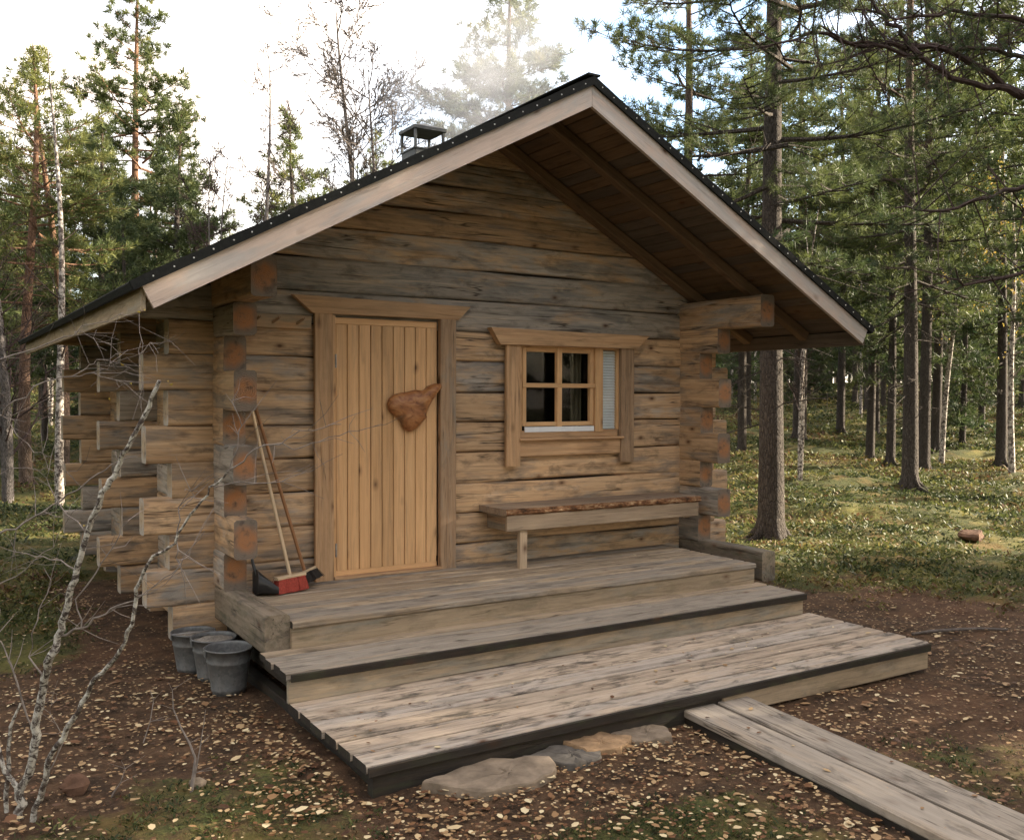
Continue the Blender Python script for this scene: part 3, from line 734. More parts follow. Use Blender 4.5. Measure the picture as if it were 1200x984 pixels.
# ------------------------------------------------------------------ brooms, dustpan, buckets
def broom(label, block0, block1, btop, bh, top, blockmat, brmat, hmat, tilt=0., flip=False, loc=None, up=(0, 0, 1)):
    b0, b1 = np.array(block0), np.array(block1); c = (b0+b1)/2
    e = empty('broom', label, 'broom', tuple((c[0], c[1], 0)))
    ax = (b1-b0)/np.linalg.norm(b1-b0); up = np.array(up, float); sd = np.cross(ax, up); sd /= np.linalg.norm(sd)
    mb = MB(); mb.bar(b0, b1, .055, .022, up=up, bev=.006); mb.build('broom_head', blockmat, e)
    mb = MB(); rings = []
    for z, gx, gy in ((-.008, 0, .024), (-.04, .008, .032), (-bh, .022, .042)):
        a, b = b0-ax*gx+ax*.01, b1+ax*gx-ax*.01
        nn = 14; ring = []
        for i in range(nn+1): ring.append(a+(b-a)*i/nn+sd*gy+up*(z+random.uniform(-.004, .004)*(z < -.05)))
        for i in range(nn, -1, -1): ring.append(a+(b-a)*i/nn-sd*gy+up*(z+random.uniform(-.004, .004)*(z < -.05)))
        rings.append(np.array(ring))
    mb.loft(rings[::-1], 0, None, .5)
    # loose bristle rows give the brush its ragged edge
    for i in range(160):
        t = random.random(); s_ = random.choice((-1, 1))*random.uniform(.5, 1)
        p = b0+(b1-b0)*t+sd*.024*s_; q = b0+(b1-b0)*t+sd*.046*s_-up*(bh+random.uniform(-.004, .008))+ax*(t-.5)*.05
        mb.tube([p, q], [.0022, .0016], 3)
    mb.build('bristles', brmat, e)
    mb = MB(); tp = np.array(top); k0 = c+up*.008
    mb.tube([k0, k0+(tp-k0)*.33, k0+(tp-k0)*.66, tp], [.0125, .0125, .012, .0115], 10, caps=(1, 1)); mb.build('handle', hmat, e)
broom('upright broom with red bristles and pale handle leaning by the door', (-.56, -.36, .112), (-.335, -.29, .118), 0, .1, (-.665, -.035, 1.45), M['handle_pale'], M['red'], M['handle_pale'])
broom('broom with dark bristles and brown handle leaning behind the red broom', (-.36, -.16, .075), (-.21, -.19, .135), 0, .075, (-.635, -.03, 1.42), M['handle_pale'], M['darkbr'], M['handle_brown'], up=(-.35, .35, .87))
dp = empty('dustpan', 'black plastic dustpan standing in the corner beside the red broom', 'dustpan', (-.62, -.35, 0))
mb = MB()
rings = []
for t in np.linspace(0, 1, 6):
    x = -.69+.13*t; w = .07+.03*t; zt = .17-.12*t; y = -.33
    rings.append(np.array([(x, y-w, max(.006, .05-.03*t)), (x, y-w, zt*.75+.03), (x, y-w*.4, zt+.02), (x, y+w*.4, zt+.02), (x, y+w, zt*.75+.03), (x, y+w, .02), (x, y, .01)]))
mb.loft(rings, 0, None, .5, True); mb.build('pan', M['black'], dp)
mb = MB(); mb.tube([(-.68, -.33, .14), (-.70, -.31, .22), (-.71, -.26, .34)], [.014, .011, .011], 8, caps=(1, 1)); mb.build('handle', M['black'], dp)

def bucket(label, x, y, H, rt, rb_, content, cz, bail=0, ovx=1.):
    g0 = float(ground_z(x, y))-.012
    e = empty('bucket', label, 'bucket', (x, y, g0), 'galvanised buckets beside the porch')
    k = 40; th = np.linspace(0, 2*math.pi, k, endpoint=False); c = np.column_stack([np.cos(th)*ovx, np.sin(th)/ovx, np.zeros(k)])
    prof = [(rb_*.96, .012), (rb_*.97, 0), (rb_, 0), (rb_+(rt-rb_)*.12, H*.12), (rb_+(rt-rb_)*.13+.003, H*.14), (rb_+(rt-rb_)*.16, H*.16), (rb_+(rt-rb_)*.7, H*.7), (rb_+(rt-rb_)*.71+.004, H*.72), (rb_+(rt-rb_)*.75, H*.74),
            (rt, H*.985), (rt+.006, H*.985), (rt+.008, H), (rt+.003, H+.006), (rt-.003, H), (rt-.004, H*.95), (rb_-.004, .02)]
    mb = MB(); wob = 1+.012*np.sin(th*2+x*9)+.01*np.sin(th*3)
    mb.loft([c*r*(wob[:, None] if z > H*.5 else 1)+[x, y, g0+z] for r, z in prof], 0, None, .5, True, caps=(1, 0)); mb.build('bucket_body', M['zinc'], e)
    mb = MB(); r = rb_+(rt-rb_)*cz-.008
    inner = [c*r*f+[x, y, g0+H*cz+dz]+np.column_stack([np.zeros(k), np.zeros(k), RNG.normal(0, .003, k)]) for f, dz in ((1.0, 0), (.7, .006), (.35, .012), (.05, .012))]
    mb.loft(inner, 0, None, .5, True, caps=(0, 1)); mb.build('bucket_contents', content, e)
    for a in (0, math.pi):
        mb = MB(); px, py = x+math.cos(a)*rt*1.02*ovx, y+math.sin(a)*rt*1.02
        mb.bar((px, py, g0+H*.86), (px, py, g0+H*1.02), .035, .008, up=(1, 0, 0), bev=.002); mb.build('ear', M['zinc'], e)
    mb = MB(); t = np.linspace(0, math.pi, 17); rr = (rt+.006)
    pts = [(x+math.cos(a)*rr*ovx, y+math.sin(a)*rr*.99, g0+H*.98-H*.12*math.sin(a)) for a in t]
    if bail: pts = [(x+math.cos(a)*rr*ovx, y-math.sin(a)*rr*.25, g0+H+.0*math.sin(a)+.003) for a in t]
    mb.tube(pts, .003, 6); mb.build('bail_handle', M['iron'], e)
    return e
bucket('nearest galvanised bucket, dented and holding dark dregs', -1.0, -.79, .29, .142, .1, M['dirtwater'], .72)
bucket('middle galvanised bucket filled with grey sand', -.99, -.41, .285, .142, .1, M['sand'], .93)
bucket('rear galvanised bucket half hidden under the lowest log ends', -1.06, -.145, .275, .14, .1, M['sand'], .9, bail=1)

# ------------------------------------------------------------------ stones
def stone(name, label, outline, ztop, th, mat, cat='stone', group=None):
    o = np.array(outline, float); c = o.mean(0); g0 = ztop-th
    e = MB(); N = 28
    # resample the outline
    seg = np.vstack([o, o[:1]]); L = np.concatenate([[0], np.cumsum(np.hypot(*np.diff(seg, axis=0).T))]); t = np.linspace(0, L[-1], N, endpoint=False)
    Q = np.column_stack([np.interp(t, L, seg[:, 0]), np.interp(t, L, seg[:, 1])])+RNG.normal(0, .004, (N, 2))
    rings = []
    for f, z in ((1.02, 0), (1.03, th*.5), (1.01, th*.9), (.98, th*1.0), (.7, th), (.4, th*1.03), (.08, th)):
        q = c+(Q-c)*f; rings.append(np.column_stack([q, np.full(N, g0+z)+RNG.normal(0, th*.04, N)]))
    e.loft(rings, 0, None, .5, False, caps=(0, 1)); ob = e.build(name, mat); 
    for v in ob.data.vertices: v.co -= Vector((c[0], c[1], g0))
    ob.location = (c[0], c[1], g0); return tag(ob, label, cat, group)
G = 'flat stones below the platform'
stone('paving_stone', 'large flat tan stone at the left below the platform edge', [(-.63, -2.74), (-.44, -3.0), (-.2, -3.02), (.0, -2.93), (.06, -2.80), (-.24, -2.66)], -.436, .085, M['stone'], group=G)
stone('paving_stone', 'dark slate stone wedged between the large tan stone and the small orange one', [(-.06, -2.71), (.1, -2.93), (.26, -2.93), (.36, -2.78), (.19, -2.67)], -.446, .075, M['stone_dark'], group=G)
stone('paving_stone', 'small orange tan stone right of the dark slate stone', [(.21, -2.66), (.25, -2.84), (.42, -2.9), (.58, -2.79), (.45, -2.66)], -.436, .085, M['stone_tan'], group=G)
stone('paving_stone', 'rightmost flat stone, greyish tan, partly under the platform edge', [(.52, -2.67), (.56, -2.84), (.78, -2.88), (.86, -2.74), (.8, -2.66)], -.45, .075, M['stone'], group=G)
def rock(label, x, y, size, mat, seed):
    rng = np.random.default_rng(seed); mb = MB(); k, l = 18, 11; rings = []; P = rng.normal(0, 1, (6, 3)); g0 = float(ground_z(x, y))
    for i in range(l):
        ph = math.pi*(i+.5)/l; th = np.linspace(0, 2*math.pi, k, endpoint=False)
        D = np.column_stack([math.sin(ph)*np.cos(th), math.sin(ph)*np.sin(th), np.full(k, -math.cos(ph))])
        f = np.ones(k)
        for p in P: f = np.minimum(f, .45+1.0*np.abs(1.05-np.clip(D@unit3(p), -1, 1)))       # flat facets
        rings.append(D*f[:, None]*np.array(size)*(1+rng.normal(0, .02, (k, 1)))+[0, 0, size[2]*.35])
    mb.loft(rings, 0, None, .5, False); o = mb.build('rock', mat); o.location = (x, y, g0); tag(o, label, 'rock')
def unit3(v): return v/np.linalg.norm(v)
rock('brown rock lying on the heath right of the big pine', 8.85, .45, (.24, .17, .13), M['stone_red'], 4)
rock('small orange stone in the moss at the lower left', -2.03, -1.93, (.075, .06, .065), M['stone_red'], 5)
rock('small grey stone at the foot of the leafless seedling', -1.52, -2.13, (.045, .04, .04), M['stone'], 6)

# ------------------------------------------------------------------ scattered cover
def in_structure(x, y):
    a = (x > -.93) & (x < 3.36) & (y > -2.72) & (y < 4.6)
    b = (x > -1.3) & (x < 4.0) & (y > -.05) & (y < 4.7)
    xw = 1.3-.093*(-y-2.65); c = (np.abs(x-xw) < .26) & (y < -2.6)
    return a | b | c

def view_scatter(n, d0, d1, p0=-120, p1=1320, power=1.):
    """points on the ground in front of the camera, denser near it"""
    d = d0*(d1/d0)**(RNG.random(n)**power); px = RNG.uniform(p0, p1, n); r = (px-600)/FPX
    return CAM[0]+d*(math.sin(YAW)+r*math.cos(YAW)), CAM[1]+d*(math.cos(YAW)-r*math.sin(YAW)), d

def leaves():
    n = 58000; x, y, d = view_scatter(n, 3.0, 17, power=.9)
    dens = .12+.88*np.clip(np.sin(x*1.7+1)*np.cos(y*1.9+2*np.sin(x))*.5+.5+.35*np.sin(x*5.3+y*2)*np.cos(y*6.1-x), 0, 1)**1.3
    near = np.exp(-((np.minimum(np.abs(y+2.85), 3))/.35)**2)*((x > -.9) & (x < 1.3)) + np.exp(-(np.abs(x+1.05)/.35)**2)*((y > -2.8) & (y < -1.2))
    ma = moss_amount(x, y); dens = dens*(1-.55*ma)+near
    keep = (RNG.random(n) < dens*.8) & ~in_structure(x, y) & (RNG.random(n) < np.clip(7/d, 0, 1)**.6)
    x, y, d = x[keep], y[keep], d[keep]; n = len(x); z = ground_z(x, y)+RNG.uniform(.006, .02, n)+.02*moss_amount(x, y)
    # a few lie on the boards
    nb = 95; bx = RNG.uniform(-.85, 3.25, nb); by = RNG.uniform(-2.65, -1.68, nb); bz = np.full(nb, -.334)
    n2 = 26; cx = RNG.uniform(.9, 1.5, n2); cy = RNG.uniform(-5.2, -2.75, n2); cx = 1.3-.093*(-cy-2.65)+RNG.choice([-.13, .13], n2)+RNG.uniform(-.09, .09, n2); cz = np.full(n2, -.412)+(-.0048)*(-cy-2.65)
    n3 = 12; ex = RNG.uniform(-.6, 3.1, n3); ey = RNG.uniform(-1.1, -.1, n3); ez = np.full(n3, .004)
    x = np.concatenate([x, bx, cx, ex]); y = np.concatenate([y, by, cy, ey]); z = np.concatenate([z, bz, cz, ez]); n = len(x)
    L = np.clip(.0108*np.exp(RNG.normal(0, .42, n)), .005, .036); Wd = L*RNG.uniform(.55, .85, n); a = RNG.uniform(0, 2*math.pi, n)
    fold = RNG.uniform(.0, .3, n)*L
    pit = RNG.normal(0, .2, n); 
    loc = np.array([(-1, 0, 0), (-.35, -.85, 1), (.45, -.75, 1), (1, 0, .2), (.45, .75, 1), (-.35, .85, 1)])
    V = np.empty((n, 6, 3)); lx = loc[:, 0][None]*L[:, None]; ly = loc[:, 1][None]*Wd[:, None]; lz = loc[:, 2][None]*fold[:, None]*.6+lx*np.tan(pit)[:, None]*.6+.004
    V[..., 0] = x[:, None]+lx*np.cos(a)[:, None]-ly*np.sin(a)[:, None]; V[..., 1] = y[:, None]+lx*np.sin(a)[:, None]+ly*np.cos(a)[:, None]
    V[..., 2] = z[:, None]+np.maximum(lz, 0.001)
    i = np.arange(n)[:, None]*6; F = np.concatenate([i+[0, 1, 5, 5], i+[0, 1, 5, 5]])  # placeholder replaced below
    F = np.concatenate([i+np.array([[1, 2, 4, 5]]), ], 0); T = np.concatenate([i+np.array([[0, 1, 5]]), i+np.array([[2, 3, 4]])], 0)
    T = np.concatenate([T, F[:, [0, 1, 2]], F[:, [0, 2, 3]]])
    o = tri_mesh('fallen_leaves', V.reshape(-1, 3), T, M['leaf'], np.repeat(np.clip(RNG.normal(.5, .28, n), 0, 1), 6))
    tag(o, 'small pale yellow birch leaves scattered over the soil and boards', 'leaves', kind='stuff')
leaves()

def sprigs(name, label, cat, x, y, size, nb, mat, lo=0., hi=1., wscale=.22, spread=.7, rfun=None):
    """low plants: each clump a handful of small upright blades"""
    n = len(x); z = ground_z(x, y)
    N = n*nb; X = np.repeat(x, nb); Y = np.repeat(y, nb); Z = np.repeat(z, nb); S = np.repeat(size, nb)
    r = np.sqrt(RNG.random(N))*S*spread; a = RNG.uniform(0, 2*math.pi, N)
    bx = X+r*np.cos(a); by = Y+r*np.sin(a); h = S*RNG.uniform(.35, 1.0, N)*(1-.5*(r/(S*spread+1e-6))**2)
    tilt = RNG.normal(0, .75, (N, 2)); w = S*wscale*RNG.uniform(.5, 1.2, N); b = RNG.uniform(0, 2*math.pi, N)
    zb = ground_z(bx, by)-.005+h*RNG.uniform(0, .45, N)
    V = np.empty((N, 4, 3)); dx, dy = np.cos(b)*w/2, np.sin(b)*w/2
    V[:, 0] = np.column_stack([bx, by, zb]); V[:, 1] = np.column_stack([bx+tilt[:, 0]*h*.5-dx, by+tilt[:, 1]*h*.5-dy, zb+h*.5])
    V[:, 3] = np.column_stack([bx+tilt[:, 0]*h*.5+dx, by+tilt[:, 1]*h*.5+dy, zb+h*.5]); V[:, 2] = np.column_stack([bx+tilt[:, 0]*h, by+tilt[:, 1]*h, zb+h*.8])
    i = np.arange(N)[:, None]*4; F = i+np.array([[0, 1, 2, 3]])
    cr = np.repeat(rfun(x, y) if rfun is not None else RNG.uniform(lo, hi, n), nb)+RNG.normal(0, .1, N)
    o = tri_mesh(name, V.reshape(-1, 3), F, mat, np.repeat(np.clip(cr, 0, 1), 4)); tag(o, label, cat, kind='stuff')

def patch(x, y):
    v = .52+.26*np.sin(x*.55+1.1*np.sin(y*.4))*np.cos(y*.62+.5)+.2*np.sin(x*1.9+y*1.3)+RNG.normal(0, .2, len(x))
    return np.clip(v, 0, 1)
x, y, d = view_scatter(42000, 7.0, 60, power=.8)
ok = (RNG.random(len(x)) < moss_amount(x, y)*(.55+.45*np.sin(x*1.3)*np.cos(y*1.1))) & ~in_structure(x, y)
x, y, d = x[ok], y[ok], d[ok]
sprigs('heath', 'low green, yellow and rusty heath plants covering the forest floor', 'ground cover', x, y, (.035+.0042*d)*RNG.uniform(.6, 1.3, len(x)), 14, M['heath'], wscale=.42, spread=1.9, rfun=patch)
x, y, d = view_scatter(13000, 2.9, 9.5, power=1.)
ok = (RNG.random(len(x)) < (moss_amount(x, y)-.15)*1.2) & ~in_structure(x, y)
x, y, d = x[ok], y[ok], d[ok]
sprigs('moss_tufts', 'short green moss and lingonberry sprigs near the boardwalk and lower left', 'ground cover', x, y, RNG.uniform(.02, .045, len(x)), 12, M['moss'], 0, .95, wscale=.3, spread=1.1)
# needles, twigs and crumbs of litter on the soil
def litter():
    n = 16000; x, y, d = view_scatter(n, 2.9, 13, power=.9); ok = ~in_structure(x, y); x, y = x[ok], y[ok]; n = len(x); z = ground_z(x, y)+.006
    L = RNG.uniform(.01, .045, n); a = RNG.uniform(0, 2*math.pi, n); w = RNG.uniform(.0012, .003, n); V = np.empty((n, 3, 3))
    V[:, 0] = np.column_stack([x-np.sin(a)*w, y+np.cos(a)*w, z]); V[:, 1] = np.column_stack([x+np.sin(a)*w, y-np.cos(a)*w, z]); V[:, 2] = np.column_stack([x+np.cos(a)*L, y+np.sin(a)*L, z+RNG.uniform(0, .012, n)])
    o = tri_mesh('needle_litter', V.reshape(-1, 3), np.arange(n*3).reshape(n, 3), M['leaf'], np.repeat(RNG.uniform(0, .45, n), 3)); tag(o, 'dry brown needles and twig crumbs strewn over the soil', 'litter', kind='stuff')
litter()

# ------------------------------------------------------------------ trees
def unit(v): return v/(np.linalg.norm(v, axis=-1, keepdims=True)+1e-9)
def needles(C, A, rng, nn, nl, nw):
    T = len(C); Cn = np.repeat(C, nn, 0); An = np.repeat(A, nn, 0)
    D = unit(An*.75+rng.normal(0, .62, (T*nn, 3))); L = nl*rng.uniform(.6, 1.15, T*nn)
    S = unit(np.cross(D, rng.normal(0, 1, (T*nn, 3))))*(nw/2)
    st = Cn+D*(L*.08)[:, None]+rng.normal(0, nl*.12, (T*nn, 3))
    V = np.empty((T*nn, 3, 3)); V[:, 0] = st-S; V[:, 1] = st+S; V[:, 2] = st+D*L[:, None]
    return V.reshape(-1, 3)

def pine_geo(seed, H, r0, cs, Rm, nb, nn=12, nl=.11, nw=.012, sparse=.35, dead=8, bend=.15, lean=(0, 0), mat='needle', barkm='bark', shape='pine', tuft=.13, kt=10, dens=1., ybias=0., up=0.):
    rng = np.random.default_rng(seed); tb = MB(); cb = MB()
    n = 16; t = np.linspace(0, 1, n); ph = rng.uniform(0, 6, 2)
    ax = np.column_stack([lean[0]*H*t+bend*np.sin(t*3+ph[0])*t, lean[1]*H*t+bend*np.sin(t*3.7+ph[1])*t, t*H])
    ax[0, 2] = -.15
    rad = r0*(1-t)**.75*.95+.012; rad[0] *= 1.45; rad[1] *= 1.03
    # denser rings at the foot so the root flare reads
    a2 = np.vstack([ax[0], ax[0]+(ax[1]-ax[0])*np.array([.3])[:, None]*[[1, 1, 1]], ax[1:]]); r2 = np.concatenate([[rad[0]*1.15], [r0*1.08], rad[1:]])
    tb.tube(a2, r2, kt, rnd=.5)
    for i in range(5):                                      # roots
        a = i*1.257+rng.uniform(-.3, .3); L = r0*rng.uniform(2.6, 4.4)
        tb.tube([(math.cos(a)*r0*.45, math.sin(a)*r0*.45, r0*2.2), (math.cos(a)*r0*.95, math.sin(a)*r0*.95, r0*.75), (math.cos(a)*r0*1.6, math.sin(a)*r0*1.6, r0*.12), (math.cos(a)*L, math.sin(a)*L, -.12)], [r0*.5, r0*.42, r0*.3, r0*.1], 7)
    def axis(tt): return np.array([np.interp(tt, t, ax[:, j]) for j in range(3)])
    TC, TA, TR = [], [], []
    for i in range(nb):
        u = (i+rng.uniform(0, 1))/nb; tt = cs+(1-cs)*u**.9*.985; p = axis(tt)
        if shape == 'pine': L = Rm*(.35+.65*math.sin(min(1, .18+u*.95)*math.pi)**.8 if u > .3 else .75+.25*u)*rng.uniform(.55, 1.15); L *= (1-u**5*.62)
        elif shape == 'cone': L = Rm*(1-u*.93)*rng.uniform(.75, 1.1)
        else: L = Rm*(1-.6*u)*rng.uniform(.5, 1.2)
        el = -.25+.75*u+rng.normal(0, .14)+up
        if shape == 'cone': el = -.35+.6*u+rng.normal(0, .08)
        az = i*2.39996+rng.normal(0, .45); d = np.array([math.cos(az)*math.cos(el), math.sin(az)*math.cos(el), math.sin(el)])
        ns = 6; s = np.linspace(0, 1, ns); side = np.array([-math.sin(az), math.cos(az), 0]); wv = rng.normal(0, .09, 2)
        pts = p+np.outer(s*L, d)+np.outer(np.sin(s*3+wv[0]*9)*L*wv[0], side)+np.outer((s**2)*L*rng.uniform(.02, .28)-s*L*.06, [0, 0, 1])
        rb = max(.010, r0*.30*(L/Rm)*(1-u*.6)); cb.tube(pts, rb*(1-s*.85), 5, mat=0)
        nsub = max(3, int(L/(.17/dens)))
        for j in range(nsub):
            q = sparse+(1-sparse)*(j+rng.uniform(0, 1))/nsub; q = min(q, 1); bp = np.array([np.interp(q, s, pts[:, k]) for k in range(3)])
            sg = 1 if j % 2 else -1; l2 = L*.38*(1.15-q*.75)*rng.uniform(.6, 1.2)
            dd = unit(d*.7+side*sg*rng.uniform(.5, 1.1)+np.array([0, 0, rng.uniform(-.12, .35)]))
            e = bp+dd*l2+np.array([0, 0, l2*.1]); cb.tube([bp, (bp+e)/2+[0, 0, -l2*.04], e], [rb*.3+.003, rb*.2+.002, .002], 3, mat=0)
            m_ = max(2, int(l2/tuft*1.35))
            ss = rng.uniform(.2, 1.05, m_)[:, None]; c = bp+(e-bp)*ss+rng.normal(0, tuft*.38, (m_, 3))
            TC.append(c); TA.append(np.tile(unit(dd+np.array([0, 0, .45])), (m_, 1))); TR.append(np.full(m_, rng.uniform(0, 1)))
    for i in range(dead):                                   # bare lower branches
        tt = rng.uniform(.10, max(.14, cs+.15)); p = axis(tt); az = rng.uniform(0, 6.28); L = rng.uniform(.3, 1.)*Rm*.55; el = rng.uniform(-.4, .25)
        d = np.array([math.cos(az)*math.cos(el), math.sin(az)*math.cos(el), math.sin(el)]); pts = [p, p+d*L*.5+[0, 0, -.04*L], p+d*L+[0, 0, -.1*L]]
        cb.tube(pts, [.012, .008, .003], 4, mat=0)
        for j in range(5):
            b = p+d*L*rng.uniform(.3, 1); cb.tube([b, b+unit(d+rng.normal(0, .8, 3))*L*.3], [.005, .002], 3, mat=0)
    C = np.concatenate(TC); A = np.concatenate(TA); Rr = np.concatenate(TR)
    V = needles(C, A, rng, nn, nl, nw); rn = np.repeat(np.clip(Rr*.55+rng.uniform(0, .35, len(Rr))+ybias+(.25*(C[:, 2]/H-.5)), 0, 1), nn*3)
    # crown mesh: branches (quads) + needles (tris)
    nv = cb.n; F = cb.f+[tuple(q) for q in (np.arange(len(V)).reshape(-1, 3)+nv).tolist()]
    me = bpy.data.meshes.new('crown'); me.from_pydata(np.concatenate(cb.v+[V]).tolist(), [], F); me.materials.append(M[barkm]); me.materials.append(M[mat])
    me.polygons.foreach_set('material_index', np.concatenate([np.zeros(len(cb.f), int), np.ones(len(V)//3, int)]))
    at = me.attributes.new('rnd', 'FLOAT', 'POINT'); at.data.foreach_set('value', np.concatenate([np.zeros(nv), rn]).astype(np.float32)); me.update()
    tm = bpy.data.meshes.new('trunk'); tm.from_pydata(np.concatenate(tb.v).tolist(), [], tb.f); tm.materials.append(M[barkm]); tm.polygons.foreach_set('use_smooth', np.ones(len(tb.f), bool)); tm.update()
    return tm, me

def birch_geo(seed, H, r0, leafy=0, forks=1, spread=.5, barkm='birch', twigm='twig', lean=(0, 0), start=.25, levels=3, dense=1., flean=.07, tr=.003):
    rng = np.random.default_rng(seed); tb = MB(); cb = MB(); LC = []
    for f in range(forks):
        n = 14; t = np.linspace(0, 1, n); ph = rng.uniform(0, 6, 2); ln = np.array(lean)+(rng.normal(0, flean, 2) if forks > 1 else 0); h = H*rng.uniform(.8, 1) if f else H
        ax = np.column_stack([ln[0]*h*t+.12*np.sin(t*6+ph[0])*t, ln[1]*h*t+.12*np.sin(t*5+ph[1])*t, t*h]); ax[0, 2] = -.12
        rr = r0*(.8 if f else 1); tb.tube(ax, rr*(1-t)**.8+.006, 8)
        def grow(p, d, L, r, lev):
            ns = 5; s = np.linspace(0, 1, ns); k = unit(rng.normal(0, 1, 3)); pts = p+np.outer(s*L, d)+np.outer(np.sin(s*3.3)*L*.09, k)+np.outer(s*s*L*(.10 if lev else .16), [0, 0, 1])
            cb.tube(pts, r*(1-s*.75), 4 if lev == 0 else 3)
            if lev >= levels-1:
                if leafy: 
                    for _ in range(leafy): LC.append(pts[rng.integers(1, ns)]+rng.normal(0, .03, 3))
                return
            for j in range(int((6 if lev == 0 else 4)*dense)):
                q = rng.uniform(.2, 1); bp = np.array([np.interp(q, s, pts[:, c]) for c in range(3)])
                grow(bp, unit(d+rng.normal(0, .55, 3)), L*rng.uniform(.3, .55), max(tr, r*.45), lev+1)
        nb = int(18*dense)
        for i in range(nb):
            u = start+(1-start)*(i+rng.random())/nb*.97; p = np.array([np.interp(u, t, ax[:, c]) for c in range(3)]); az = rng.uniform(0, 6.28); el = rng.uniform(.3, 1.)
            grow(p, np.array([math.cos(az)*math.cos(el), math.sin(az)*math.cos(el), math.sin(el)]), H*spread*.42*(1.1-u*.75)*rng.uniform(.6, 1.2), max(tr*1.6, rr*.3*(1.1-u)), 0)
    tm = bpy.data.meshes.new('trunk'); tm.from_pydata(np.concatenate(tb.v).tolist(), [], tb.f); tm.materials.append(M[barkm]); tm.polygons.foreach_set('use_smooth', np.ones(len(tb.f), bool)); tm.update()
    F = list(cb.f); V = cb.v[:]; nv = cb.n; rn = [np.zeros(nv)]; mi = [0]*len(F)
    if LC:
        LV = needles(np.array(LC), unit(rng.normal(0, 1, (len(LC), 3))), rng, 3, .05, .035); F += [tuple(q) for q in (np.arange(len(LV)).reshape(-1, 3)+nv).tolist()]; V.append(LV); rn.append(np.repeat(rng.random(len(LV)//3), 3)); mi += [1]*(len(LV)//3)
    me = bpy.data.meshes.new('crown'); me.from_pydata(np.concatenate(V).tolist(), [], F); me.materials.append(M[twigm]); me.materials.append(M['leaf_tree'])
    me.polygons.foreach_set('material_index', mi); at = me.attributes.new('rnd', 'FLOAT', 'POINT'); at.data.foreach_set('value', np.concatenate(rn).astype(np.float32)); me.update()
    return tm, me

def plant(name, geo, label, cat, loc, rz=0., scale=1., group=None, tilt=(0, 0)):
    o = empty(name, label, cat, loc, group); o.rotation_euler = (tilt[0], tilt[1], rz); o.scale = (scale,)*3 if np.isscalar(scale) else scale
    for nm, me in zip(('trunk', 'crown'), geo):
        c = bpy.data.objects.new(nm, me); col.objects.link(c); c.parent = o
    return o

# -- named trees -----------------------------------------------------------
plant('pine_tree', pine_geo(11, 12.5, .165, .27, 2.8, 70, nn=22, nl=.11, nw=.009, sparse=.25, dead=22, tuft=.10, kt=16, bend=.12, dens=1.25), 'big pine with a thick scaly trunk just right of the cabin', 'pine tree', spot(905, 12.5), 2.0)
plant('pine_tree', pine_geo(12, 12.5, .15, .26, 2.4, 70, nn=16, nl=.14, nw=.015, sparse=.2, dead=26, tuft=.12, kt=12), 'straight dark pine trunk standing on the heath beside the reddish rock', 'pine tree', spot(1067, 18.9), .6)
plant('pine_tree', pine_geo(13, 13.8, .17, .30, 2.1, 92, nn=22, nl=.2, nw=.026, sparse=.28, dead=10, tuft=.15, bend=.25, barkm='bark_orange'), 'tallest pine left of the roof with an orange trunk and layered crown', 'pine tree', spot(160, 27.0), .4)
plant('pine_tree', pine_geo(14, 8.6, .12, .40, 1.7, 64, nn=16, nl=.17, nw=.02, sparse=.3, dead=22, mat='needle_yellow', bend=.25, barkm='bark_orange'), 'orange barked pine nearest the left edge of the view', 'pine tree', spot(30, 18.5), 1.1)
plant('pine_tree', pine_geo(15, 8.4, .10, .38, 1.7, 60, nn=16, nl=.17, nw=.02, sparse=.35, dead=22, mat='needle_yellow', lean=(.03, 0), bend=.3, barkm='bark_orange'), 'slim pine second from the left edge with a thin yellowish crown', 'pine tree', spot(74, 19.5), 2.1)
plant('pine_tree', pine_geo(16, 8.8, .13, .10, 2.1, 84, nn=15, nl=.22, nw=.028, sparse=.12, dead=4, shape='pine', mat='needle_dark'), 'bushy dark pine standing left of the tallest pine', 'pine tree', spot(122, 24.5), .3)
plant('pine_tree', pine_geo(17, 9.2, .13, .10, 2.0, 84, nn=15, nl=.22, nw=.028, sparse=.12, dead=4, mat='needle_dark'), 'bushy dark pine standing right of the tallest pine', 'pine tree', spot(207, 25.5), 1.3)
plant('pine_tree', pine_geo(18, 9.8, .13, .22, 1.75, 70, nn=15, nl=.24, nw=.03, sparse=.2, dead=4, mat='needle', ybias=.15), 'round topped pine between the bare birches and the dead pine', 'pine tree', spot(346, 29.0), 1.3)
plant('pine_tree', pine_geo(19, 13.2, .16, .30, 2.5, 88, nn=15, nl=.22, nw=.026, sparse=.2, dead=4, mat='needle', ybias=.12), 'pine rising behind the roof in the chimney smoke', 'pine tree', spot(600, 25.0), .9)
plant('pine_tree', pine_geo(20, 12.5, .15, .3, 2.4, 66, nn=16, nl=.18, nw=.02, sparse=.25, dead=4), 'pine behind the roof ridge with dark drooping boughs', 'pine tree', spot(800, 20.0), .9)
plant('dead_tree', birch_geo(21, 8.9, .085, 0, 2, .62, 'bark_dead', 'twig_grey', start=.3, levels=4, dense=1.3, flean=.02, tr=.008), 'leafless grey twisted pine left of the chimney', 'dead tree', spot(432, 17.0), .5)
plant('birch_tree', birch_geo(22, 9.8, .075, 0, 1, .42, 'bark_dead', 'twig', start=.3, levels=4, dense=1.2, tr=.008), 'tall bare birch left of the round topped pine', 'birch tree', spot(312, 22.0), .5)
plant('birch_tree', birch_geo(23, 7.8, .045, 0, 2, .42, 'bark_dead', 'twig', start=.3, levels=4, dense=1.1, flean=.03, tr=.008), 'shorter bare birch beside the tall bare birch above the roof', 'birch tree', spot(257, 22.5), 2.5)
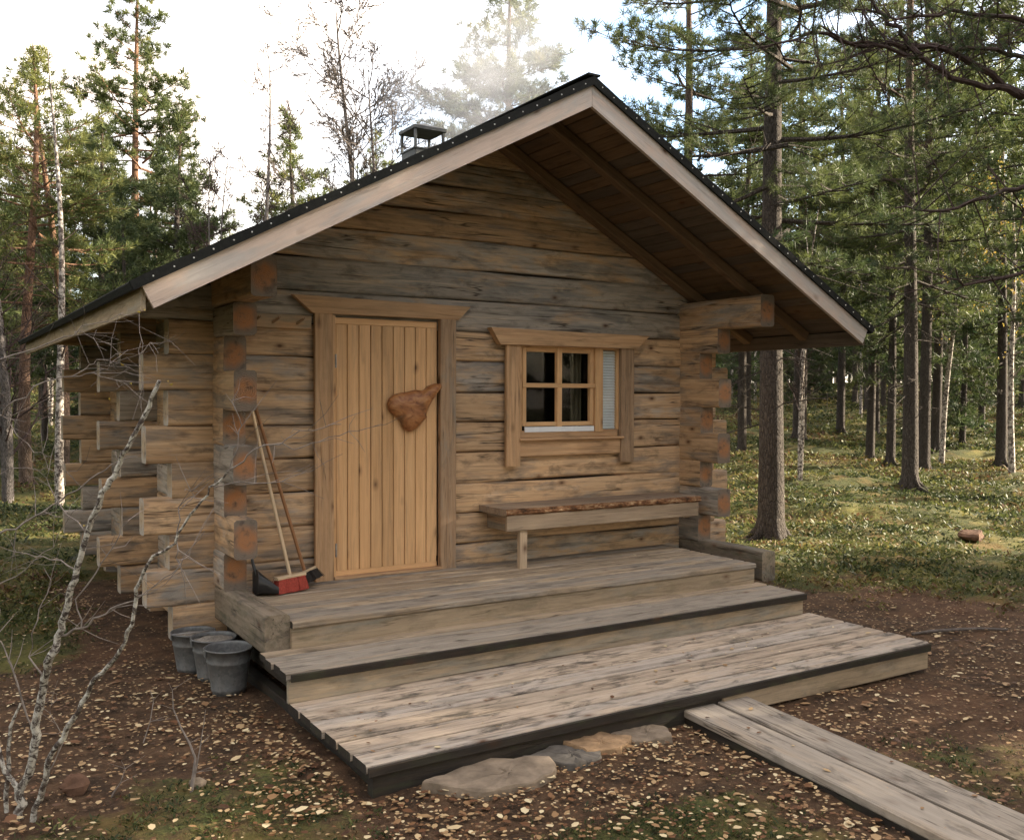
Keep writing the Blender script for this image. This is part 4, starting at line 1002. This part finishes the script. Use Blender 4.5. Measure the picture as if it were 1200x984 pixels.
plant('birch_tree', birch_geo(24, 7.5, .07, 0, 1, .4, 'birch', 'twig', start=.3, dense=.8), 'white birch trunk close behind the rear left corner of the cabin', 'birch tree', spot(69, 15.5), 1.5)
plant('birch_tree', birch_geo(25, 5.2, .10, 0, 2, .7, 'bark_dead', 'twig', lean=(.10, .0), start=.15, dense=1.1), 'dark crooked birch leaning toward the cabin at the left edge', 'birch tree', spot(8, 16.5), -.55)
plant('birch_tree', birch_geo(26, 6.5, .065, 1, 1, .5, 'birch', 'twig_pale', lean=(-.03, 0.02), start=.3), 'pale crooked birch at the right edge of the view', 'birch tree', spot(1187, 20.5), .5)
plant('birch_tree', birch_geo(27, 7.5, .07, 1, 1, .45, 'birch', 'twig_pale', lean=(.05, -.03), start=.35), 'leaning birch with patchy white bark in the middle of the right forest', 'birch tree', spot(1104, 23.5), -.6)
plant('birch_tree', birch_geo(28, 5.5, .045, 0, 2, .5, 'birch', 'twig', start=.25), 'thin birch pair right behind the big pine', 'birch tree', spot(938, 19.5), .8)
# forest pines standing right of the cabin, each with its own bearing, distance and girth
PK = dict(nn=11, nl=.27, nw=.036, kt=8, tuft=.17)
proto = [pine_geo(40, 13.5, .14, .24, 2.2, 60, sparse=.15, dead=22, **PK),
         pine_geo(41, 12.0, .12, .20, 1.9, 60, sparse=.15, dead=22, mat='needle_dark', **PK),
         pine_geo(42, 14.5, .15, .28, 2.4, 58, sparse=.2, dead=18, ybias=.12, **PK),
         pine_geo(43, 10.5, .11, .15, 1.7, 60, sparse=.15, dead=14, mat='needle_yellow', ybias=-.15, **PK),
         pine_geo(44, 8.5, .09, .06, 1.6, 70, sparse=.1, dead=4, mat='needle_dark', shape='cone', **PK)]
birch_p = [birch_geo(50, 8.5, .06, 1, 1, .45, 'birch', 'twig_pale', start=.3, levels=2, dense=.9), birch_geo(51, 7.5, .05, 0, 2, .45, 'birch', 'twig', start=.3, levels=2, dense=.9)]
GL = 'forest pines left of the cabin'
for px, d, k, s_, lab in ((-10, 23.0, 3, .78, 'yellowish pine at the very left edge behind the orange barked pines'), (52, 27.0, 1, .72, 'dark pine between the two orange barked pines'), (100, 29.0, 3, .78, 'yellowish pine behind the bushy dark pine on the left'),
                          (150, 22.5, 4, .80, 'young bushy pine low in front of the tallest pine'), (180, 30.0, 1, .80, 'dark pine close behind the tallest pine'), (232, 29.0, 4, .92, 'young bushy pine right of the dark bushy pair'),
                          (20, 31.0, 2, .62, 'broad pine far back at the left edge'), (272, 33.0, 3, .72, 'yellowish pine behind the bare birches'), (385, 33.0, 3, .80, 'yellowish pine under the dead pine above the roof'), (455, 30.0, 3, .82, 'yellowish pine low behind the chimney')):
    plant('pine_tree', proto[k], lab, 'pine tree', spot(px, d), random.uniform(0, 6), s_, GL)
GP = 'forest pines right of the cabin'
for px, d, k, s, lab in ((1020, 24.5, 0, .8, 'slim pine trunk left of the straight dark pine'), (1044, 23.5, 1, .9, 'pine trunk just left of the straight dark pine on the heath'),
                         (1083, 22.0, 2, .95, 'pine trunk just right of the straight dark pine on the heath'), (1097, 25.5, 0, .95, 'pine trunk left of the leaning patchy birch'),
                         (1174, 22.5, 1, 1.0, 'dark pine trunk beside the pale crooked birch at the right edge'), (1150, 33, 3, 1.0, 'small yellowish pine far behind the leaning birch'),
                         (985, 31, 2, .9, 'pine half way back between the big pine and the slim pine'), (940, 29, 0, .9, 'pine directly behind the thin birch pair'),
                         (1240, 17, 0, 1., 'pine just outside the right edge reaching boughs into view'), (870, 26, 1, 1., 'dark pine seen under the right eave'), (1128, 28, 4, 1., 'young bushy pine behind the leaning birch')):
    plant('pine_tree', proto[k], lab, 'pine tree', spot(px, d), random.uniform(0, 6), s, GP)
# background forest
def background():
    placed = []; nL = nR = 0
    tries = 0
    while len(placed) < 250 and tries < 6000:
        tries += 1
        d = 29+58*random.random()**.75; px = random.uniform(-160, 1400) if random.random() < .5 else random.uniform(820, 1400)
        if 330 < px < 700 and d < 38: continue
        x, y, z = spot(px, d)
        if any((x-a)**2+(y-b)**2 < 5.0 for a, b in placed): continue
        placed.append((x, y)); left = px < 650
        if random.random() < .22:
            plant('birch_tree', random.choice(birch_p), 'slender pale birch deep in the forest '+('behind the cabin' if left else 'right of the cabin'), 'birch tree', (x, y, z), random.uniform(0, 6), random.uniform(.8, 1.15), 'far birches '+('behind' if left else 'right of')+' the cabin')
        else:
            k = random.choice((0, 1, 2, 3, 4, 1, 4)); s = random.uniform(.68, .85) if left else random.uniform(.85, 1.15)
            plant('pine_tree', proto[k], 'pine deep in the forest '+('behind the cabin' if left else 'right of the cabin'), 'pine tree', (x, y, z), random.uniform(0, 6), s, 'far pines '+('behind' if left else 'right of')+' the cabin')
background()
def far_wood():
    rng = np.random.default_rng(8); C = []; A = []; tb = MB()
    for i in range(330):
        d = rng.uniform(80, 120); px = rng.uniform(-200, 1420); x, y, z = spot(px, d); H = rng.uniform(6, 11) if px < 650 else rng.uniform(8, 15)
        tb.tube([(x, y, z-.3), (x, y, z+H)], [.16, .03], 5); m_ = 60; u = rng.uniform(.12, 1, m_); r = (1-u)*2.2*rng.uniform(.3, 1.1, m_); a = rng.uniform(0, 6.28, m_)
        C.append(np.column_stack([x+r*np.cos(a), y+r*np.sin(a), z+u*H])); A.append(np.column_stack([np.cos(a), np.sin(a), np.full(m_, .2)]))
    C = np.concatenate(C); A = np.concatenate(A); V = needles(C, A, rng, 9, .9, .3); nv = tb.n
    me = bpy.data.meshes.new('far_wood'); me.from_pydata(np.concatenate(tb.v+[V]).tolist(), [], tb.f+[tuple(q) for q in (np.arange(len(V)).reshape(-1, 3)+nv).tolist()]); me.materials.append(M['bark']); me.materials.append(M['needle_dark'])
    me.polygons.foreach_set('material_index', np.concatenate([np.zeros(len(tb.f), int), np.ones(len(V)//3, int)])); at = me.attributes.new('rnd', 'FLOAT', 'POINT'); at.data.foreach_set('value', np.concatenate([np.zeros(nv), np.repeat(rng.random(len(V)//3), 3)]).astype(np.float32)); me.update()
    o = bpy.data.objects.new('far_wood', me); col.objects.link(o); tag(o, 'distant forest closing the view behind all the other trees', 'forest', kind='stuff')
far_wood()
# forest behind the camera; sunward pines, mostly out of frame, added to shade the clearing
SUN_AZ = np.array([.935, -.355]); SUN_EL = R(20)
def shade_forest():
    spots = []
    for k, (x, y) in enumerate(((9.5, -4.2), (11.5, -5.6), (12.6, -3.2), (9.0, -7.2), (14.5, -6.5), (6.8, -9.0), (11.5, -8.8), (14.8, -9.6), (8.4, -5.4), (16.5, -12.0), (11.0, -12), (8.3, -4.0), (7.6, -5.4))):  # spots chosen to block sun on the door and sky in the panes
        spots.append((x, y)); plant('pine_tree', proto[(4, 1, 3, 0, 4, 1, 4, 1, 1, 4, 0, 4, 1)[k]], 'unseen pine added on the sunward side to shade the clearing', 'pine tree', (x, y, float(ground_z(x, y))), k*1.1, .9, 'added shading pines on the sunward side')
    for i in range(60):
        t = random.uniform(8.5, 26); w = random.uniform(-13, 8)
        x = 1.5+SUN_AZ[0]*t-SUN_AZ[1]*w; y = -1+SUN_AZ[1]*t+SUN_AZ[0]*w
        # keep out of the camera's view and out of the clearing
        f = (x-CAM[0])*math.sin(YAW)+(y-CAM[1])*math.cos(YAW); r = (x-CAM[0])*math.cos(YAW)-(y-CAM[1])*math.sin(YAW)
        if f > 0 and r/f < .72: continue
        if 1.55 < w < 8: continue
        if any((x-a)**2+(y-b)**2 < 3.5 for a, b in spots): continue
        spots.append((x, y)); k = random.choice((0, 1, 2, 3))
        plant('pine_tree', proto[k], 'unseen pine added on the sunward side to shade the clearing', 'pine tree', (x, y, float(ground_z(x, y))), random.uniform(0, 6), random.uniform(.75, 1.), 'added shading pines on the sunward side')
shade_forest()
def rear_forest():
    placed = []
    for i in range(400):
        a = YAW+math.pi+random.uniform(-1.75, 1.9); rr = random.uniform(6.5, 24)
        x, y = CAM[0]+math.sin(a)*rr, CAM[1]+math.cos(a)*rr
        f = (x-CAM[0])*math.sin(YAW)+(y-CAM[1])*math.cos(YAW); r = (x-CAM[0])*math.cos(YAW)-(y-CAM[1])*math.sin(YAW)
        if f > -2 and (f <= 0 or abs(r)/f < .8) and abs(r) < 8: continue
        ws = .355*(x-1.5)+.935*(y+1); ts = .935*(x-1.5)-.355*(y+1)
        if 2.6 < ws < 8 and ts > 0: continue
        if any((x-p)**2+(y-q)**2 < 6 for p, q in placed) or len(placed) > 46: continue
        placed.append((x, y))
        plant('pine_tree', proto[random.choice((0, 1, 3, 4, 2))], 'pine of the forest behind the camera', 'pine tree', (x, y, float(ground_z(x, y))), random.uniform(0, 6), random.uniform(.8, 1.05), 'pines behind the camera')
rear_forest()
for k, (px, d) in enumerate(((-420, 9.5), (-330, 13.0), (-700, 8.5), (-520, 13), (-260, 17.5), (-1100, 9), (-380, 17), (-700, 14), (-1300, 13), (-240, 22), (-900, 19), (-1200, 6.4), (-620, 8.3), (-760, 6.8), (-300, 10.6))):  # unseen pines added to cut sky light on the cabin's left side
    plant('pine_tree', proto[(4, 1, 0, 3, 4, 1)[k % 6]], 'unseen pine added outside the left edge to shade the cabin', 'pine tree', spot(px, d), k*1.3, .85, 'added shading pines outside the left edge')

# ------------------------------------------------------------------ overhanging bough, upper right
def bough():
    rng = np.random.default_rng(5); base = P3(1330, 140, 7.5); gx, gy = base[0], base[1]; gz = float(ground_z(gx, gy))
    e = empty('pine_tree', 'near pine outside the right edge whose dark bough crosses the upper right corner', 'pine tree', (gx, gy, gz))
    tb = MB(); zz = np.linspace(-.2, 8.5, 12); tb.tube(np.column_stack([gx+.1*np.sin(zz*.6), np.full(12, gy), gz+zz]), .15*(1-zz/10), 12); tb.build('trunk', M['bark'], e)
    D = 7.0
    limbs = [([(1330, 150, 7.5), (1260, 130, 7.2), (1200, 112, 7.0), (1150, 80, 6.9), (1100, 55, 6.8), (1040, 52, 6.7), (1015, 55, 6.7), (960, 38, 6.6), (930, 45, 6.5), (890, 55, 6.4)], .034, .006),
             ([(1200, 112, 7.0), (1165, 100, 6.9), (1120, 95, 6.8), (1080, 70, 6.7), (1040, 55, 6.6), (1000, 50, 6.6), (960, 30, 6.5)], .026, .006),
             ([(1330, 90, 7.4), (1200, 68, 7.0), (1150, 57, 6.8), (1100, 55, 6.8), (1030, 52, 6.7)], .02, .008),
             ([(1080, 68, 6.7), (1060, 40, 6.7), (1035, 15, 6.7), (1015, -10, 6.7)], .022, .008),
             ([(1260, 200, 7.3), (1200, 215, 7.), (1150, 235, 6.8), (1100, 248, 6.7), (1050, 240, 6.7)], .022, .006),
             ([(1260, 60, 7.3), (1200, 20, 7.), (1120, 15, 6.8), (1060, 22, 6.7), (1000, 10, 6.7)], .02, .006),
             ([(1300, 300, 7.3), (1220, 310, 7.), (1150, 330, 6.9), (1110, 328, 6.8)], .02, .006)]
    cb = MB(); C = []; A = []
    for pts, r0, r1 in limbs:
        W3 = np.array([P3(*p) for p in pts]); n = len(W3); s = np.linspace(0, 1, n); t = np.linspace(0, 1, n*3)
        Q = np.column_stack([np.interp(t, s, W3[:, k]) for k in range(3)])+rng.normal(0, .012, (n*3, 3)); cb.tube(Q, r0+(r1-r0)*t, 7)
        L = np.linalg.norm(np.diff(Q, axis=0), axis=1).sum()
        for j in range(int(L*13)):
            q = rng.uniform(.12, 1); b = np.array([np.interp(q, t, Q[:, k]) for k in range(3)]); d = unit(Q[-1]-Q[0])
            dd = unit(d*.6+rng.normal(0, .75, 3)); l2 = rng.uniform(.18, .6); en = b+dd*l2; cb.tube([b, (b+en)/2+rng.normal(0, .02, 3), en], [.007, .005, .002], 3)
            for m_ in range(rng.integers(1, 4)):
                en2 = b+dd*l2*rng.uniform(.4, 1); d3 = unit(dd+rng.normal(0, .6, 3)); e3 = en2+d3*l2*.4; cb.tube([en2, e3], [.003, .0015], 3)
                if rng.random() < .6: C.append(e3); A.append(d3)
            if rng.random() < .7: C.append(en); A.append(dd)
    V = needles(np.array(C), np.array(A), rng, 46, .062, .0035); nv = cb.n
    me = bpy.data.meshes.new('crown'); w = Vector((gx, gy, gz)); allv = np.concatenate(cb.v+[V])-np.array([gx, gy, gz])
    me.from_pydata(allv.tolist(), [], cb.f+[tuple(q) for q in (np.arange(len(V)).reshape(-1, 3)+nv).tolist()]); me.materials.append(M['twig']); me.materials.append(M['needle_dark'])
    me.polygons.foreach_set('material_index', np.concatenate([np.zeros(len(cb.f), int), np.ones(len(V)//3, int)])); at = me.attributes.new('rnd', 'FLOAT', 'POINT'); at.data.foreach_set('value', np.concatenate([np.zeros(nv), rng.random(len(V))*.6]).astype(np.float32)); me.update()
    o = bpy.data.objects.new('crown', me); col.objects.link(o); o.parent = e
bough()

# ------------------------------------------------------------------ foreground birch sapling
def sapling():
    rng = np.random.default_rng(3); D = 4.15
    bx, by, bz = spot(24, D)
    e = empty('birch_sapling', 'spindly leafless birch sapling with lichen patched stems at the lower left', 'sapling', (bx, by, bz))
    def path(pts, r0, r1, mb, k=8, jit=.004, sub=3):
        W3 = np.array([P3(*p) for p in pts]); n = len(W3); s = np.linspace(0, 1, n); t = np.linspace(0, 1, (n-1)*sub+1)
        Q = np.column_stack([np.interp(t, s, W3[:, j]) for j in range(3)]); Q[1:-1] += rng.normal(0, jit, (len(Q)-2, 3)); r = r0+(r1-r0)*t
        r = r*(1+rng.normal(0, .07, len(r))); mb.tube(Q, r, k, caps=(0, 1)); return Q
    A = [(24, 984, D), (23, 950, D), (23, 925, D), (37.5, 896, 4.12), (43, 862, 4.1), (47, 827, 4.08), (53, 795, 4.05), (62, 766, 4.0), (68, 745, 4.0), (76, 722, 3.98), (82, 695, 3.95), (90, 668, 3.93), (102, 626, 3.9), (120, 574, 3.86), (134, 558, 3.85), (143, 534, 3.83), (155, 513, 3.8), (175, 476, 3.78), (187, 446, 3.76)]
    B = [(32, 984, 4.12), (43, 945, 4.1), (53, 911, 4.05), (59, 888, 4.02), (72, 865, 4.0), (87, 841, 3.97), (102, 815, 3.95), (111, 795, 3.92), (130, 776, 3.9), (144, 755, 3.87), (156, 732, 3.85), (158, 699, 3.82), (166, 674, 3.8), (180, 653, 3.78), (201, 641, 3.76), (207, 625, 3.75), (231, 595, 3.72), (248, 572, 3.7), (268, 551, 3.68)]
    C_ = [(10, 984, 4.2), (8, 930, 4.2), (14, 850, 4.15), (24, 824, 4.15)]
    mb = MB(); path(A, .020, .008, mb, 10); mb.build('stem', M['sapling_bark'], e)
    mb = MB(); path(B, .0135, .0035, mb, 8); mb.build('stem', M['sapling_bark'], e)
    mb = MB(); path(C_, .012, .005, mb, 7); path([(23, 925, D), (12, 915, D), (0, 880, D), (-10, 860, D)], .013, .006, mb, 7); mb.build('stem', M['sapling_bark'], e)
    tw = MB(); tips = []
    T = [([(66, 745, 4.0), (95, 737, 3.98), (110, 727, 3.96), (130, 713, 3.94), (156, 703, 3.92), (185, 690, 3.9)], .006, .002),
         ([(268, 551, 3.68), (292, 535, 3.64), (319, 521, 3.6), (345, 509, 3.58), (370, 503, 3.56), (400, 497, 3.55)], .0035, .0012),
         ([(320, 521, 3.6), (345, 525, 3.6), (375, 518, 3.6), (410, 505, 3.6), (437, 500, 3.6)], .0025, .001),
         ([(268, 551, 3.68), (282, 513, 3.66), (278, 488, 3.66), (273, 462, 3.66)], .003, .0012), ([(250, 571, 3.7), (285, 565, 3.7), (330, 563, 3.7), (365, 552, 3.7)], .003, .001),
         ([(207, 625, 3.75), (210, 600, 3.75), (222, 580, 3.74), (232, 575, 3.74)], .003, .0015), ([(205, 629, 3.75), (207, 650, 3.75), (212, 662, 3.75)], .0035, .0015),
         ([(-20, 632, 4.0), (0, 627, 4.0), (30, 613, 4.0), (61, 592, 3.98), (91, 574, 3.95), (116, 555, 3.9), (131, 546, 3.85), (160, 535, 3.85)], .005, .002),
         ([(-20, 500, 4.1), (0, 488, 4.05), (18, 470, 4.0), (52, 449, 3.98), (76, 443, 3.95), (100, 438, 3.9), (137, 435, 3.88), (168, 440, 3.86)], .0045, .001),
         ([(85, 441, 3.92), (105, 428, 3.9), (120, 420, 3.9), (142, 416, 3.9)], .003, .001), ([(100, 438, 3.9), (125, 428, 3.9), (140, 425, 3.9)], .002, .001), ([(110, 437, 3.9), (135, 445, 3.9), (152, 450, 3.9)], .002, .001),
         ([(-15, 425, 4.1), (0, 418, 4.05), (40, 409, 4.0), (87, 389, 3.95), (127, 375, 3.92), (168, 364, 3.9)], .004, .001), ([(163, 367, 3.9), (164, 400, 3.9), (165, 430, 3.9), (164, 464, 3.9)], .002, .001),
         ([(163, 415, 3.9), (180, 402, 3.9), (200, 400, 3.9)], .002, .0008), ([(87, 389, 3.95), (110, 395, 3.95), (130, 403, 3.95)], .002, .0008),
         ([(43, 862, 4.1), (20, 800, 4.1), (5, 760, 4.1), (-10, 740, 4.1)], .005, .002), ([(53, 795, 4.05), (35, 770, 4.05), (38, 740, 4.05), (52, 700, 4.05), (60, 680, 4.05)], .004, .0015),
         ([(95, 737, 3.98), (90, 700, 3.98), (120, 660, 3.98), (135, 635, 3.95), (150, 610, 3.95)], .004, .0015), ([(-10, 690, 4.05), (30, 665, 4.02), (60, 640, 4.0), (85, 600, 3.98)], .003, .001),
         ([(-10, 480, 4.1), (15, 500, 4.1), (40, 530, 4.08), (60, 535, 4.05)], .003, .001), ([(158, 699, 3.82), (175, 690, 3.82), (200, 672, 3.82), (225, 640, 3.82), (240, 622, 3.8)], .003, .001),
         ([(-10, 560, 4.05), (20, 548, 4.0), (55, 550, 4.0), (90, 552, 4.0)], .0025, .001), ([(53, 911, 4.05), (75, 870, 4.05), (60, 835, 4.05), (66, 812, 4.05)], .003, .001),
         ([(90, 668, 3.93), (60, 655, 3.95), (30, 650, 3.95), (0, 640, 3.95)], .0035, .001), ([(102, 626, 3.9), (70, 590, 3.9), (55, 560, 3.9), (50, 530, 3.9)], .0035, .001)]
    for pts, r0, r1 in T:
        Q = path(pts, r0, r1, tw, 5, .006)
        for j in range(7):
            b = Q[rng.integers(2, len(Q))]; d = unit(unit(Q[-1]-Q[0])*.7+rng.normal(0, .6, 3)); l = rng.uniform(.05, .22); tw.tube([b, b+d*l*.5, b+d*l+rng.normal(0, .012, 3)], [r1*1.2, r1, .0007], 3)
        tips.append(Q[-1])
    tw.build('twigs', M['twig_pale'], e)
    lf = MB()
    for t in [P3(140, 417, 3.9), P3(168, 363, 3.9), P3(165, 366, 3.9), P3(146, 428, 3.9), P3(152, 449, 3.9), P3(196, 447, 3.86), P3(203, 449, 3.86), P3(92, 612, 3.95), P3(98, 617, 3.95), P3(128, 465, 3.9), P3(112, 463, 3.9)]:
        a = unit(rng.normal(0, 1, 3)); b = unit(np.cross(a, rng.normal(0, 1, 3))); n_ = np.cross(a, b)*.3; L = .016
        lf.add([t, t+a*L*.5+b*L*.35+n_*L, t+a*L*1.1, t+a*L*.5-b*L*.35+n_*L], [(0, 1, 2), (0, 2, 3)], 0, None, rng.random())
    lf.build('leaves', M['leaf_tree'], e)
sapling()
def small_shoot(label, paths, base):
    bx, by, bz = spot(*base); e = empty('seedling', label, 'seedling', (bx, by, bz)); rng = np.random.default_rng(9)
    for pts, r0, r1 in paths:
        mb = MB(); W3 = np.array([P3(*p) for p in pts]); t = np.linspace(0, 1, len(W3)); mb.tube(W3, r0+(r1-r0)*t, 6)
        for j in range(5):
            b = W3[rng.integers(1, len(W3))]; mb.tube([b, b+unit(rng.normal(0, 1, 3)+[0, 0, .8])*rng.uniform(.04, .1)], [.0015, .0008], 3)
        mb.build('shoot', M['twig_pale'], e)
small_shoot('thin leafless seedling standing in the leaf litter left of the platform', [([(223, 938, 4.42), (227, 905, 4.42), (229, 888, 4.42), (222, 870, 4.42), (212, 852, 4.42), (203, 830, 4.42), (202, 808, 4.42)], .008, .002), ([(224, 935, 4.42), (229, 905, 4.43), (235, 873, 4.45), (241, 832, 4.45)], .005, .0012)], (223, 4.42))
small_shoot('low bent twig poking from the moss between sapling and seedling', [([(127, 945, 4.35), (132, 930, 4.35), (141, 917, 4.35), (147, 900, 4.35)], .005, .0015), ([(168, 870, 4.6), (176, 845, 4.6), (180, 820, 4.62), (176, 808, 4.62)], .003, .0012)], (127, 4.35))
# a fallen pole on the soil to the right
mb = MB(); pp = [spot(px, d) for px, d in ((1072, 7.45), (1095, 7.5), (1125, 7.5), (1150, 7.5), (1185, 7.45))]
mb.tube([(a, b, c+.018) for a, b, c in pp], [.010, .013, .013, .011, .009], 7, caps=(1, 1)); tag(mb.build('fallen_branch', M['twig_grey']), 'thin fallen branch lying on the soil right of the platform', 'branch')

# ------------------------------------------------------------------ chimney smoke
def smoke():
    bpy_m = bpy.data.materials.new('thin_smoke'); bpy_m.use_nodes = True; t = bpy_m.node_tree; t.nodes.clear()
    out = t.nodes.new('ShaderNodeOutputMaterial'); v = t.nodes.new('ShaderNodeVolumePrincipled'); v.inputs['Color'].default_value = (.93, .95, 1, 1)
    tc = t.nodes.new('ShaderNodeTexCoord'); n = t.nodes.new('ShaderNodeTexNoise'); n.inputs['Scale'].default_value = 1.4; n.inputs['Detail'].default_value = 3
    t.links.new(tc.outputs['Object'], n.inputs['Vector']); ln = t.nodes.new('ShaderNodeVectorMath'); ln.operation = 'LENGTH'; t.links.new(tc.outputs['Object'], ln.inputs[0])
    mr = t.nodes.new('ShaderNodeMapRange'); mr.inputs[1].default_value = 1; mr.inputs[2].default_value = .2; t.links.new(ln.outputs['Value'], mr.inputs[0])
    r = t.nodes.new('ShaderNodeValToRGB'); r.color_ramp.elements[0].position = .38; r.color_ramp.elements[1].position = .7; t.links.new(n.outputs['Fac'], r.inputs[0])
    m1 = t.nodes.new('ShaderNodeMath'); m1.operation = 'MULTIPLY'; t.links.new(mr.outputs[0], m1.inputs[0]); t.links.new(r.outputs[0], m1.inputs[1])
    m2 = t.nodes.new('ShaderNodeMath'); m2.operation = 'MULTIPLY'; t.links.new(m1.outputs[0], m2.inputs[0]); m2.inputs[1].default_value = 1.2
    t.links.new(m2.outputs[0], v.inputs['Density']); t.links.new(v.outputs[0], out.inputs['Volume'])
    k, l = 20, 12; V = []; F = []
    for i in range(l+1):
        ph = math.pi*i/l
        for j in range(k): a = 2*math.pi*j/k; V.append((math.sin(ph)*math.cos(a), math.sin(ph)*math.sin(a), math.cos(ph)))
    for i in range(l):
        for j in range(k): F.append((i*k+j, (i+1)*k+j, (i+1)*k+(j+1) % k, i*k+(j+1) % k))
    me = bpy.data.meshes.new('chimney_smoke'); me.from_pydata(V, [], F); me.materials.append(bpy_m)
    o = bpy.data.objects.new('chimney_smoke', me); col.objects.link(o); o.location = (3.9, 4.3, 5.65); o.scale = (1.7, 1.3, 1.15); o.rotation_euler = (0, -.35, 0)
    tag(o, 'faint drifting smoke above the roof beside the chimney', 'smoke', kind='stuff')
smoke()

# ------------------------------------------------------------------ light
w = bpy.data.worlds.new('World'); sc.world = w; w.use_nodes = True; t = w.node_tree; t.nodes.clear()
out = t.nodes.new('ShaderNodeOutputWorld'); bg = t.nodes.new('ShaderNodeBackground'); sky = t.nodes.new('ShaderNodeTexSky')
sky.sky_type = 'NISHITA'; sky.sun_disc = False; sky.sun_elevation = SUN_EL; sky.sun_rotation = math.atan2(SUN_AZ[0], SUN_AZ[1])
sky.air_density = 1.0; sky.dust_density = 1.5; sky.ozone_density = 1.
tc = t.nodes.new('ShaderNodeTexCoord'); mp = t.nodes.new('ShaderNodeMapping'); mp.inputs['Scale'].default_value = (1, 1, 2.6); t.links.new(tc.outputs['Generated'], mp.inputs[0])
nz = t.nodes.new('ShaderNodeTexNoise'); nz.inputs['Scale'].default_value = 2.3; nz.inputs['Detail'].default_value = 7; nz.inputs['Roughness'].default_value = .55; t.links.new(mp.outputs[0], nz.inputs[0])
cr = t.nodes.new('ShaderNodeValToRGB'); cr.color_ramp.elements[0].position = .36; cr.color_ramp.elements[1].position = .62; t.links.new(nz.outputs['Fac'], cr.inputs[0])
mx = t.nodes.new('ShaderNodeMix'); mx.data_type = 'RGBA'; t.links.new(cr.outputs[0], mx.inputs[0]); t.links.new(sky.outputs[0], mx.inputs[6]); mx.inputs[7].default_value = (5.0, 4.3, 3.65, 1)
t.links.new(mx.outputs[2], bg.inputs[0]); bg.inputs[1].default_value = .12; t.links.new(bg.outputs[0], out.inputs[0])
sl = bpy.data.lights.new('sun', 'SUN'); sl.energy = 4.3; sl.angle = R(.6); sl.color = (1, .86, .66)
so_ = bpy.data.objects.new('sun', sl); col.objects.link(so_)
Sd = Vector((SUN_AZ[0]*math.cos(SUN_EL), SUN_AZ[1]*math.cos(SUN_EL), math.sin(SUN_EL))); so_.rotation_euler = Sd.to_track_quat('Z', 'Y').to_euler()

sc.render.engine = 'CYCLES'; sc.view_settings.view_transform = 'Standard'; sc.view_settings.look = 'None'; sc.view_settings.gamma = 1
sc.view_settings.exposure = 2.5
sc.cycles.max_bounces = 5; sc.cycles.diffuse_bounces = 3; sc.cycles.transparent_max_bounces = 10; sc.cycles.volume_step_rate = 4; sc.cycles.volume_max_steps = 24
sc.render.resolution_x = 1024; sc.render.resolution_y = 839
